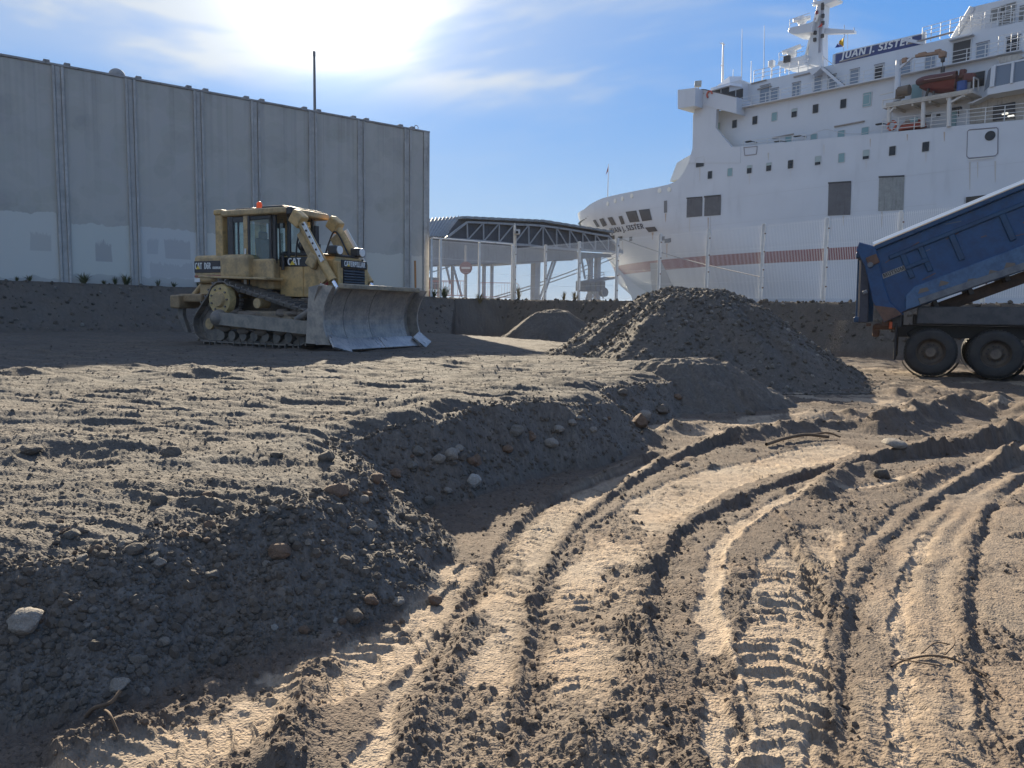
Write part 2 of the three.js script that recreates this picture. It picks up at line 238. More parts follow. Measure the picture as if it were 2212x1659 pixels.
const soil = { h: 0, pale: 0, fill: 0, damp: 0, tone: 0, rough: 0 };
function ground(x, d, detail = 1) {
  const wob = fbm(x * 0.6, d * 0.6, 3), r = Math.hypot(x, d);
  let h = 0.2 * sst(4, 17, d) + 0.03 * wob, pale = 0, rough = 0.54 + 0.42 * n2(x * 1.3 + 4, d * 1.3), damp = 0, fill = 0, tone = 0;
  const quay = behind(x, d), q2 = (x - K0[0]) * 0.793 + (d - K0[1]) * 0.609;
  if (quay > -0.4 && r > 60) { soil.h = q2 > 46 ? -4 : quayTop(x); soil.pale = 0.3; soil.fill = 0.5; soil.damp = soil.tone = 0; soil.rough = 0; return soil.h; }
  // ruts and tyre marks on the right
  const fx = x + 0.03 * n2(x * 3, d * 3), fd = d + 0.03 * n2(x * 3 + 9, d * 3);
  if (d < 24) {
    for (const s of STRIPS) {
      if (!s.p.near(fx, fd, s.hw + 0.12)) continue;
      const lat = Math.abs(s.p.q), m = sst(s.hw + 0.02, s.hw - 0.015, lat + 0.035 * n2(x * 5, d * 5) + 0.02 * n2(x * 17, d * 17));
      if (m <= 0) continue;
      const fr = s.p.s / s.p.len, patch = sst(-0.07, 0.07, n2(s.p.s * 1.4 + s.hw * 90, s.p.q * 2.5) + 0.35 * n2(x * 7, d * 7) + 0.2 * n2(x * 21, d * 21) + 0.32 + (s.far ? 1.3 * (fr - 0.5) : 0));
      pale = Math.max(pale, m * s.pale * lerp(0.25, 1, patch)); rough = lerp(rough, lerp(s.smooth ? 0.3 : 0.75, 0.10, patch), m); h -= 0.018 * m;
      if (s.lug && detail) {
        const im = m * sst(-0.5, 0.05, n2(x * 1.7 + 30, d * 1.7)) * (0.45 + 0.55 * patch), k = s.p.s / s.pitch + Math.abs(s.p.q) / s.hw * s.sk * 2 + 0.25 * n2(x * 5, d * 5), f = Math.abs(k - Math.floor(k) - 0.5) * 2, col = Math.abs(((s.p.q / s.hw * 2 + 4) % 1) - 0.5) * 2;
        const lug = 0.25 + 0.95 * hash(Math.floor(k), s.p.q > 0 ? 1 : 2, (s.hw * 97) | 0); h += im * s.lug * lug * (sst(0.66, 0.84, f + 0.12 * n2(x * 14, d * 14)) - 0.22 * sst(0.84, 0.93, col)) * (0.75 + 0.7 * n2(x * 9, d * 9)); if (s.ribs) h += im * 0.006 * Math.cos(s.p.q / s.hw * 14);
        tone -= 0.12 * im * sst(0.6, 0.9, f);
      }
    }
    for (const e of EDGES) {
      if (!e.p.near(fx, fd, 0.75)) continue;
      const fr = e.p.s / e.p.len, k = lerp(0.55, 1, sst(0.35, 0.8, fr)) * (1 + 0.6 * n2(e.p.s * 2.2, e.hb * 100) + 0.55 * n2(e.p.s * 6, e.hb * 60)) * sst(0, 0.08, fr) * sst(1, 0.95, fr), up = e.hb + e.grow * sst(0.45, 1, fr), wid = 1 + 1.4 * sst(0.45, 1, fr) * (e.grow > 0.1 ? 1 : 0.3), q = e.p.q + (0.03 * n2(x * 6, d * 6) + 0.018 * n2(x * 19, d * 19)) * (e.thin ? 0.45 : 1);
      const left = q < 0 ? Math.exp(-((q / (e.wb * wid)) ** 2)) : sst(0.05 * wid, 0, q), right = q > 0 ? Math.exp(-(((q - 0.06) / (e.wt * wid)) ** 2)) * sst(0, 0.05, q) : 0;
      h += k * (up * left - e.ht * right); rough = Math.max(rough, (e.thin ? 0.75 : 0.95) * (left * 0.8 + right * 0.9) * (q < -0.5 * e.wb ? 0.6 : 1)); pale *= 1 - 0.85 * Math.max(right, q > -0.12 ? left : 0);
    }
    for (const e of RIDGES) {
      if (!e.p.near(fx, fd, e.w * 2.6)) continue;
      const fr = e.p.s / e.p.len, k = Math.exp(-((e.p.q / e.w) ** 2)) * sst(0, 0.12, fr) * sst(1, 0.85, fr);
      h += k * e.h * (1 + 0.6 * n2(x * 3.1, d * 3.1) + 0.3 * n2(x * 8, d * 8)); if (e.r > 0.5) { rough = Math.max(rough, k * e.r); pale *= 1 - 0.85 * k; } else pale = Math.max(pale, k);
    }
  }
  const far = sst(7, 12, d);
  if (far > 0 && d < 30 && x > 0) { const st = n2(x * 0.55 + 2, d * 2.1 + 0.4 * n2(x * 0.3, d * 0.3)); h += far * 0.05 * st; pale = Math.max(pale, far * sst(0.30, 0.6, st * -1 + 0.3 * n2(x * 2, d * 5)) * 0.7); rough = lerp(rough, 0.8, far * 0.6); h += far * 0.035 * n2(x * 1.7, d * 4.2); }
  // the fill
  let slope = 0;
  if (d < 40 && x < 7) {
    const t = toeDist(x, d) + 0.10 * n2(x * 1.9 + 3, d * 1.9) + 0.035 * n2(x * 6, d * 6);
    if (t > -0.05) {
      let top = lerp(0.47, 0.60, sst(4.2, 7.5, d)) + 0.035 * fbm(x * 0.5 + 8, d * 0.5, 3);
      for (const l of LUMPS) { const a = (x - l[0]) / l[2], b = (d - l[1]) / l[3], e = a * a + b * b; if (e < 4) top += l[4] * Math.exp(-e * 1.4) * (1 + 0.3 * n2(x * 4, d * 4)); }
      const run = lerp(0.78, 0.66, sst(4, 8, d)) + 0.10 * n2(x * 0.9 + 20, d * 0.9), u = clamp(t / run), up = u < 0.86 ? u : 0.86 + 0.14 * sst(0.86, 1.35, t / run), fh = top * clamp(up);
      slope = sst(0, 0.1, t) * sst(run * 1.12, run * 0.9, t); fill = sst(-0.02, 0.08, t);
      h = Math.max(h, fh) + 0.02 * fill * fbm(x * 1.8, d * 1.8, 3); pale *= 1 - fill; rough = lerp(rough, lerp(0.62 + 0.25 * n2(x * 0.9, d * 0.9), 0.85 + 0.3 * n2(x * 2, d * 2), slope), fill); damp = slope * 0.85;
      const flat = fill * (1 - slope); h += flat * (0.045 * n2(x * 0.85 + 3, d * 1.2) + 0.026 * n2(x * 1.9, d * 2.6 + 9)) * sst(19, 15, d + 0.4 * x) * sst(3.2, 4.6, d);
      if (flat > 0 && detail) {       // crawler prints: bars across the way the machine went
        const w1 = n2(x * 0.35 + 1, d * 0.35), dd = d + x * 0.17 + 0.06 * n2(x * 1.1, d * 1.1), bars = Math.sin(dd * 6.2832 / 0.21 + 1.5 * w1) * 0.5 + 0.5 * Math.sin(dd * 6.2832 / 0.47 + 1 + 3 * n2(x * 0.4, d * 0.6));
        const mask = sst(-0.3, 0.25, n2(x * 0.45 + 11, d * 0.7) + 0.1), lump = n2(x * 1.1 + 5, d * 2.6);
        h += flat * (0.017 * bars * mask * (0.7 + 0.6 * n2(x * 2.3, d * 5)) + 0.012 * sst(0.1, 0.5, n2(x * 1.2 + dd, dd * 14)) * mask + 0.035 * lump * sst(4, 8, d) * sst(15.5, 12.5, d + 0.35 * x) + 0.015 * n2(x * 2.4, d * 9)); pale = Math.max(pale, flat * 0.20 * sst(0.1, 0.6, bars * mask + 0.3 * n2(x * 3, d * 3)));
      }
    }
  }
  // the bank
  const bw = x < -3 ? 3.0 : 1.3, b0 = -0.45 + 0.14 * n2(x * 0.8, d * 0.8), bq = clamp((quay - (b0 - bw)) / bw);
  if (bq > 0) { const bt = bq < 0.85 ? bq * 0.98 : 0.833 + 0.167 * sst(0.8, 1, bq); h = lerp(h, quayTop(x), bt) + 0.05 * fbm(x * 1.6, d * 1.6, 3) * (1 - sst(-0.2, 0.4, quay)); fill = Math.max(fill, sst(0, 0.2, bq)); damp = Math.max(damp, 0.5 * sst(0, 0.2, bq) * sst(1, 0.9, bq)); pale *= 1 - sst(0, 0.2, bq); rough = lerp(rough, 0.6, sst(0, 0.2, bq)); }
  // clods, stones, crumbs
  if (detail && quay < 0.6) {
    rough = clamp(rough, 0, 1.2); const near = sst(16, 9, r); let peb = 0, tn = 0;
    peb = pebbles(x, d, 0.15, 0.03 + 0.14 * rough * rough) * 0.5 * rough * (1 - 0.85 * fill * (1 - slope)); if (peb > 0) tn = pebTone;
    const p2 = pebbles(x + 3, d + 1, 0.06, (0.05 + 0.36 * rough * rough) * (1 - 0.75 * fill * (1 - slope))) * (0.15 + 0.5 * rough); if (p2 > peb) { peb = p2; tn = pebTone; }
    if (near > 0) { const p3 = pebbles(x + 7, d + 2, 0.027, 0.15 + 0.55 * rough) * (0.2 + 0.65 * rough) * near; if (p3 > peb) { peb = p3; tn = pebTone; } if (r < 8) { const p4 = pebbles(x + 1, d + 4, 0.0145, 0.7 * rough) * 0.9 * sst(8, 5, r); if (p4 > peb) { peb = p4; tn = pebTone; } } }
    const cr = Math.abs(n2(x * 5 + 3, d * 5)), cr2 = Math.abs(n2(x * 13 + 8, d * 13)), cr3 = near > 0 ? Math.abs(n2(x * 31, d * 31 + 5)) : 0.3;
    h += peb + rough * ((0.012 + 0.01 * fill) * cr + 0.012 * cr2 + 0.007 * cr3 * near - 0.011) + 0.0035 * near * n2(x * 47, d * 47) * (0.25 + rough);
    if (pale > 0.3 && near > 0) h += near * pale * (0.004 * sst(0.05, 0.25, n2(x * 11 + 60, d * 15)) - 0.005 * sst(0.02, 0.0, Math.abs(n2(x * 4.2 + 0.3 * n2(x * 9, d * 9), d * 4.2)) - 0.012));
    if (tn) { tone += (tn - 0.5) * 0.5; pale *= 1 - 0.3 * rough; }
  }
  soil.h = h; soil.pale = clamp(pale); soil.fill = fill; soil.damp = damp; soil.tone = tone; soil.rough = rough;
  return h;
}
const LOOSE = [0.140, 0.103, 0.076], PALE = [0.40, 0.308, 0.22], FILL = [0.122, 0.103, 0.085], DAMP = [0.178, 0.150, 0.124];
function soilColor(x, d, out, k) {
  const n = 1 + 0.20 * fbm(x * 1.1 + 50, d * 1.1, 3) + 0.10 * n2(x * 13, d * 13) + soil.tone, red = 0.05 * n2(x * 2.1 + 70, d * 2.1);
  for (let i = 0; i < 3; i++) { let c = lerp(LOOSE[i], FILL[i], soil.fill); c = lerp(c, DAMP[i], soil.damp * 0.8); c = lerp(c, PALE[i], soil.pale * (1 - 0.3 * soil.fill)); out[k + i] = c * Math.max(0.35, n) * (1 + (i === 0 ? red : i === 2 ? -red : 0)); }
}
const soilBump = tex(1024, 1024, (() => { const a = tile((x, y) => fbm(x, y, 3), 90), c = tile((x, y) => Math.abs(n2(x, y)), 36); return (u, v) => { const w = (s, n) => { let best = 0; const px = u * n, py = v * n, xi = Math.floor(px), yi = Math.floor(py); for (let j = -1; j <= 1; j++) for (let i = -1; i <= 1; i++) { const cx = (xi + i + n) % n, cy = (yi + j + n) % n; if (hash(cx, cy, s) > 0.5) continue; const r = 0.2 + 0.4 * hash(cx, cy, s + 1) ** 2, dx = px - xi - i - 0.25 - 0.5 * hash(cx, cy, s + 2), dy = py - yi - j - 0.25 - 0.5 * hash(cx, cy, s + 3), q = 1 - (dx * dx + dy * dy) / (r * r); if (q > 0) best = Math.max(best, Math.sqrt(q) * r); } return best; }; return 0.15 + 0.22 * a(u, v) + 0.3 * c(u, v) + Math.max(0.55 * w(11, 50), 0.3 * w(21, 96)); }; })(), false, 1.25, 1.25);
const soilMap = tex(512, 512, (u, v) => { const g = 0.88 + 0.22 * nz2(u, v) + 0.12 * nz1(u, v); return [g, g, g]; }, true, 1.3, 1.3);
const SOIL = new THREE.MeshStandardMaterial({ vertexColors: true, roughness: 0.96, map: soilMap, bumpMap: soilBump, bumpScale: 0.016 });
{
  const radii = [0.05]; for (let r = 0.4; r < 1.9; r += 0.25) radii.push(r);
  for (let r = 1.95; r < 49; r *= 1.0038 + 0.00003 * Math.min(r, 40)) radii.push(r);
  for (let r = 49; r < 4200; r *= 1.17) radii.push(r);
  const angs = [], F0 = 0.735, ND = 1180; for (let i = 0; i <= ND; i++) angs.push(-F0 + (2 * F0 * i) / ND);
  const NC = 70; for (let i = 1; i <= NC; i++) angs.push(F0 + ((2 * Math.PI - 2 * F0) * i) / NC);
  const nr = radii.length, na = angs.length, pos = new Float32Array(nr * na * 3), col = new Float32Array(nr * na * 3), uv = new Float32Array(nr * na * 2);
  for (let j = 0; j < nr; j++) for (let i = 0; i < na; i++) {
    const k = j * na + i, x = Math.sin(angs[i]) * radii[j], d = Math.cos(angs[i]) * radii[j];
    ground(x, d, i <= ND && radii[j] < 50 ? 1 : 0); pos[k * 3] = x; pos[k * 3 + 1] = soil.h; pos[k * 3 + 2] = -d; soilColor(x, d, col, k * 3); uv[k * 2] = x; uv[k * 2 + 1] = d;
  }
  const idx = new Uint32Array((nr - 1) * (na - 1) * 6); let o = 0;
  for (let j = 0; j + 1 < nr; j++) for (let i = 0; i + 1 < na; i++) { const a = j * na + i, b = a + 1, c = a + na, e = c + 1; idx[o++] = a; idx[o++] = c; idx[o++] = b; idx[o++] = b; idx[o++] = c; idx[o++] = e; }
  const g = new THREE.BufferGeometry(); g.setAttribute('position', new THREE.BufferAttribute(pos, 3)); g.setAttribute('color', new THREE.BufferAttribute(col, 3)); g.setAttribute('uv', new THREE.BufferAttribute(uv, 2)); g.setIndex(new THREE.BufferAttribute(idx, 1)); g.computeVertexNormals();
  tag(mesh('ground', g, SOIL, null, { raw: true }), 'rutted brown earth of the building pit with grey fill spread on the left', null, null, 'structure');
}
{
  const g = new THREE.CircleGeometry(5000, 64).rotateX(-Math.PI / 2);
  const w = new THREE.MeshPhysicalMaterial({ roughness: 0.12, bumpMap: T.bump, bumpScale: 0.02 }); w.color.setRGB(0.02, 0.05, 0.07);
  tag(mesh('water', [g.translate(0, -0.7, 0)], w), 'harbour water beyond the quay', null, null, 'structure');
}

// ---------------------------------------------------------------- heaps of earth that stand on the ground
function heap(name, label, cx, cd, base, hgt, rx, rd, opt = {}) {
  const nr = opt.nr ?? 130, na = opt.na ?? 460, pos = new Float32Array(nr * na * 3), col = new Float32Array(nr * na * 3), uv = new Float32Array(nr * na * 2), sd = opt.seed ?? 1;
  for (let j = 0; j < nr; j++) for (let i = 0; i < na; i++) {
    const k = j * na + i, t = (j / (nr - 1)) ** 0.9, a = (i / (na - 1)) * Math.PI * 2, ca = Math.cos(a), sa = Math.sin(a), rad = 1 + 0.10 * n2(ca * 1.3 + sd * 9, sa * 1.3) + 0.05 * n2(ca * 4 + sd, sa * 4 + 3);
    let x = cx + ca * rx * t * rad * 1.12, d = cd + sa * rd * t * rad * 1.12; const tt = t * 1.12 + 0.035 * n2(x * 1.6, d * 1.6);
    const flat = opt.flat ?? 0.15, skew = opt.skew ? 1 + opt.skew * ca : 1; let u = clamp((1 - tt) / (1 - flat * skew)), h = hgt * (u < 0.93 ? u : 0.93 + 0.07 * sst(0.93, 1.15, (1 - tt) / (1 - flat * skew)));
    h += (0.05 * fbm(x * 1.3, d * 1.3, 3) + 0.085 * hgt * fbm(x * 0.62 + sd * 3, d * 0.62, 3)) * sst(0, 0.25, u) + (opt.rough ?? 1) * 0.018 * fbm(x * 6, d * 6, 2);
    const gul = n2(a * 7 + sd, t * 1.2) * 0.05 * u * (1 - u) * 3 * hgt; h += gul;
    let peb = pebbles(x, d, 0.16, 0.015 + 0.10 * (1 - u)) * 0.45, tn = peb ? pebTone : 0; const p2 = pebbles(x + 5, d, 0.075, 0.15 + 0.3 * (1 - u)) * 0.6; if (p2 > peb) { peb = p2; tn = pebTone; } const p3 = pebbles(x + 2, d, 0.036, 0.45) * 0.7; if (p3 > peb) { peb = p3; tn = pebTone; }
    pos[k * 3] = x - cx; pos[k * 3 + 1] = t > 0.985 ? -0.35 : h + peb - 0.06; pos[k * 3 + 2] = -(d - cd);
    soil.pale = 0.05 * sst(0.8, 1, u); soil.fill = 1; soil.damp = (opt.damp ?? 0.62) + 0.25 * n2(x * 0.9 + sd, d * 0.9); soil.tone = tn ? (tn - 0.45) * 0.5 : 0; soilColor(x, d, col, k * 3); uv[k * 2] = x; uv[k * 2 + 1] = d;
  }
  const idx = []; for (let j = 0; j + 1 < nr; j++) for (let i = 0; i + 1 < na; i++) { const a = j * na + i, b = a + 1, c = a + na, e = c + 1; idx.push(a, b, c, b, e, c); }
  const g = new THREE.BufferGeometry(); g.setAttribute('position', new THREE.BufferAttribute(pos, 3)); g.setAttribute('color', new THREE.BufferAttribute(col, 3)); g.setAttribute('uv', new THREE.BufferAttribute(uv, 2)); g.setIndex(idx); g.computeVertexNormals();
  const m = mesh(name, g, SOIL, null, { raw: true }); m.position.set(cx, base, -cd); return tag(m, label, 'earth heap', null);
}
const HEAP = { x: 4.15, d: 17.2, base: 0.22, h: 1.92, rx: 3.9, rd: 3.5 };
heap('earth_heap', 'largest grey earth heap, flat-topped, in front of the fence left of the tipper truck', HEAP.x, HEAP.d, HEAP.base, HEAP.h, HEAP.rx, HEAP.rd, { flat: 0.24, seed: 1, nr: 170, na: 760 });
heap('earth_heap', 'low brown earth heap at the front foot of the largest heap', 2.8, 12.2, 0.10, 0.78, 1.85, 1.4, { flat: 0.3, seed: 4, nr: 110, na: 460, damp: 0.6, rough: 3 });
heap('earth_heap', 'small pale earth heap beyond the bulldozer blade, under the fence corner', 1.6, 30.5, 0.28, 1.45, 2.5, 2.4, { flat: 0.2, seed: 7, nr: 80, na: 320, damp: 0.2 });
// ================================================================ CONCRETE HALL ON THE LEFT
const TN = 37.5 * Math.PI / 180;
const wallF = new Frame(C0[0], -C0[1], TN, 2.0);             // x runs from its right corner to the left as -t
const facade = (() => {              // concrete, run-off streaks, patches of paint over old lettering
  const W = 2048, H = 640, c = document.createElement('canvas'); c.width = W; c.height = H; const g = c.getContext('2d'), r = rng(5), px = W / 30, py = H / 9;
  g.fillStyle = 'rgb(196,193,186)'; g.fillRect(0, 0, W, H);
  for (let i = 0; i < 260; i++) { const x = r() * W, w = 2 + r() * 16, l = (0.15 + r() * 0.7) * H; const k = g.createLinearGradient(0, 0, 0, l), a = 0.02 + r() * 0.06, s = r() < 0.7 ? '70,68,66' : '205,200,190'; k.addColorStop(0, `rgba(${s},${a})`); k.addColorStop(1, `rgba(${s},0)`); g.fillStyle = k; g.fillRect(x, 0, w, l); }
  for (let i = 0; i < 1500; i++) { const x = r() * W, y = r() * H, q = 6 + r() * 40; g.fillStyle = `rgba(${r() < 0.5 ? '110,108,104' : '190,186,178'},${0.02 + r() * 0.03})`; g.beginPath(); g.ellipse(x, y, q, q * (0.4 + r()), r() * 3, 0, 7); g.fill(); }
  const blob = (x0, x1, y0, y1, col, rag = 0.08) => { g.fillStyle = col; g.beginPath(); const n = 40; g.moveTo(x0 * px, H - y0 * py); for (let i = 0; i <= n; i++) { const x = lerp(x0, x1, i / n); g.lineTo((x + (i % n ? 0 : (r() - 0.5) * 0.1)) * px, H - (y1 + 0.10 * n2(x * 1.3, y1 * 7) + 0.05 * n2(x * 5, y1 * 3) + (r() - 0.5) * rag * 0.5) * py); } g.lineTo(x1 * px, H - y0 * py); g.fill(); };
  // in metres from the right corner
  const J = [0, 1.1, 3.65, 6.1, 8.75, 11.15, 13.75, 16.25, 18.8, 21.3, 23.8, 26.3];
  const tops = [2.35, 2.35, 2.55, 2.5, 2.7, 2.75, 2.75, 3.05, 2.9, 2.8, 3.0];
  for (let i = 0; i < J.length - 1; i++) { blob(J[i] + 0.22, J[i + 1] - 0.22, 0.3, tops[i], `rgb(${[219, 216, 210].map((v) => v - 8 * r()).join(',')})`); blob(J[i] + 0.2, J[i + 1] - 0.2, 0.0, 0.55 + 0.3 * r(), 'rgba(176,174,172,0.55)', 0.05); }
  blob(11.6, 12.6, 1.55, 2.35, 'rgba(190,189,187,0.8)', 0.3); blob(11.5, 13.2, 0.75, 1.35, 'rgba(192,192,192,0.7)', 0.35); blob(12.9, 13.3, 1.7, 2.3, 'rgba(186,186,188,0.6)', 0.4); blob(9.2, 10.9, 0.8, 1.4, 'rgba(186,188,192,0.6)', 0.3); blob(14.6, 15.2, 1.3, 2.0, 'rgba(170,166,166,0.6)', 0.5); blob(19.6, 20.8, 0.6, 1.3, 'rgba(175,166,166,0.5)', 0.4); blob(16.7, 17.4, 1.6, 2.2, 'rgba(190,186,182,0.6)', 0.4);
  const t = new THREE.CanvasTexture(c); t.colorSpace = THREE.SRGBColorSpace; t.wrapS = t.wrapT = THREE.RepeatWrapping; return t;
})();
{
  const wallM = new THREE.MeshStandardMaterial({ color: new THREE.Color(0.86, 0.83, 0.79), map: facade, roughness: 0.9, bumpMap: T.bump, bumpScale: 0.004 }), capM = grimy([0.36, 0.35, 0.34], 0.9), ribM = grimy([0.50, 0.48, 0.45], 0.9), H = 8.58;
  const b = thing('concrete_hall', 'long grey precast concrete hall with pale painted patches, behind the bulldozer', 'building'); wallF.place(b);
  const J = [0.16, 1.1, 3.65, 6.1, 8.75, 11.15, 13.75, 16.25, 18.8, 21.3, 23.8, 26.3], fu = (m) => { const u = m.geometry.attributes.uv, p = m.geometry.attributes.position; for (let i = 0; i < p.count; i++) u.setXY(i, -p.getX(i) / 30, p.getY(i) / 9); return m; };
  for (let i = 0; i + 1 < J.length; i++) { const w = J[i + 1] - J[i] - 0.05; fu(mesh('panel', [rbox(w, H, 0.25, -(J[i] + J[i + 1]) / 2, H / 2, -0.125 - 0.012 * (i % 2), 0.02)], wallM, b)); }
  for (let i = 1; i < J.length; i++) mesh('pilaster', [rbox(0.10, H - 0.02, 0.10, -J[i] - 0.15, H / 2, 0.03, 0.02), rbox(0.10, H - 0.02, 0.10, -J[i] + 0.15, H / 2, 0.03, 0.02), box(0.16, H - 0.02, 0.04, -J[i], H / 2, 0.0)], ribM, b);
  mesh('corner_column', [rbox(0.34, H, 0.4, 0, H / 2, -0.14, 0.02)], ribM, b);
  mesh('side_wall', [box(0.24, H - 0.02, 17, 0, H / 2, -8.9)], capM, b);
  mesh('rear_wall', [box(27, H - 0.03, 0.24, -13.2, H / 2, -17.3)], capM, b);
  mesh('roof', [box(26.6, 0.16, 16.9, -13.4, H - 0.4, -8.8)], capM, b);
  mesh('coping', [rbox(26.9, 0.09, 0.36, -13.25, H + 0.045, -0.14, 0.02)], capM, b);
  for (let i = 1; i < J.length; i++) for (const s of [-1, 1]) mesh('coping_lug', [rbox(0.22, 0.10, 0.30, -J[i] + s * 0.34, H + 0.14, -0.14, 0.03)], capM, b);
  mesh('roof_vent', [tf(new THREE.SphereGeometry(0.32, 14, 8, 0, 6.3, 0, 1.57), -14.15, H + 0.08, -0.3)], capM, b);
  mesh('roof_hook', [tf(new THREE.TorusGeometry(0.11, 0.02, 6, 12), -0.5, H + 0.2, -0.15)], M([0.3, 0.3, 0.3], 0.5), b);
}
{
  const [x] = [-13.1]; const p = thing('light_mast', 'tall dark steel mast rising behind the concrete hall', 'mast', [x, 2.2, -50.5]);
  mesh('pole', [rod([0, 0, 0], [0, 15.6, 0], 0.16, 0.075, 14)], M([0.12, 0.13, 0.14], 0.5), p); mesh('base', [rod([0, 0, 0], [0, 0.4, 0], 0.3, 0.3, 12)], M([0.3, 0.3, 0.3], 0.8), p); mesh('cap', [rod([0, 15.6, 0], [0, 15.9, 0], 0.09, 0.09, 10)], M([0.14, 0.15, 0.16], 0.5), p);
}
{
  const p = thing('stake', 'thin orange wooden stake on the bank beside the hall corner', 'stake', [-4.95, 2.2, -38.3]); mesh('post', [rbox(0.09, 1.95, 0.09, 0, 0.85, 0, 0.01, 0, 0.3, 0.02)], M([0.42, 0.20, 0.07], 0.8), p);
}
// ================================================================ FENCE ALONG THE QUAY
const FB = -52.5 * Math.PI / 180, barM = new THREE.MeshPhysicalMaterial({ color: new THREE.Color(0.74, 0.76, 0.78), roughness: 1, transmission: 0.22, thickness: 0 }), postM = grimy([0.80, 0.79, 0.76], 0.5), rustM = M([0.16, 0.09, 0.06], 0.85);
function fence(label, frame, posts, H, rail) {
  const f = thing('fence', label, 'fence'); frame.place(f);
  posts.forEach((x, i) => {
    const p = mesh('post', [rbox(0.12, H + 0.06, 0.10, x, H / 2 - 0.05, 0, 0.012)], postM, f); if (!rail) for (const y of [0.5, 1.2, 1.9, 2.6]) mesh('clamp', [box(0.03, 0.045, 0.06, x + 0.076, y, 0)], rustM, p);
    if (i + 1 === posts.length) return;
    const x1 = posts[i + 1], g = [], n = Math.round((x1 - x - 0.12) / 0.064), st = (x1 - x - 0.12) / n;
    for (let k = 0; k <= n; k++) g.push(box(0.015, H - 0.12, 0.005, x + 0.06 + k * st, H / 2, 0));
    for (const y of [0.12, 0.75, 1.4, 2.05, H - 0.12]) g.push(box(x1 - x - 0.1, 0.008, 0.008, (x + x1) / 2, y, -0.008));
    mesh('bar_panel', g, barM, f, { kind: 'stuff' });
    if (rail) mesh('top_rail', [rod([x, H + 0.02, 0], [x1, H + 0.02, 0], 0.035)], postM, f);
  });
}
fence('white steel bar fence running right along the quay behind the heaps and truck', new Frame(K0[0], -K0[1], FB, 2.12), Array.from({ length: 16 }, (_, i) => 0.12 + i * 2.65), 3.0);
fence('short white bar fence with tube top rail between hall corner and fence corner', new Frame(C0[0] + 0.3, -C0[1] + 0.15, Math.atan2(3.25, 4.3), 2.2), [0.0, 0.55, 3.0, 5.25], 3.05, true);
{
  const p = thing('camera_post', 'white pole with camera box and conduit at the fence corner', 'camera pole', [0.02, 2.1, -42.75]);
  mesh('pole', [rod([0, 0, 0.14], [0, 4.25, 0.14], 0.055, 0.055, 10)], postM, p); mesh('conduit', [tube([[0.1, 0.2, 0.2], [0.1, 3.4, 0.2], [0.06, 4.1, 0.2], [0.0, 4.35, 0.2]], 0.025, 20, 6)], postM, p); const c = mesh('camera_box', [rbox(0.34, 0.26, 0.4, 0.14, 3.85, 0.25, 0.04)], grimy([0.6, 0.6, 0.6], 0.5), p); mesh('lens', [rod([0.14, 3.83, 0.44], [0.14, 3.82, 0.5], 0.07, 0.07, 12)], M([0.03, 0.03, 0.03], 0.2), c); mesh('bracket', [box(0.2, 0.05, 0.06, 0.05, 3.72, 0.2)], postM, p); mesh('junction_box', [rbox(0.14, 0.3, 0.1, -0.03, 2.9, 0.24, 0.02)], postM, p);
}
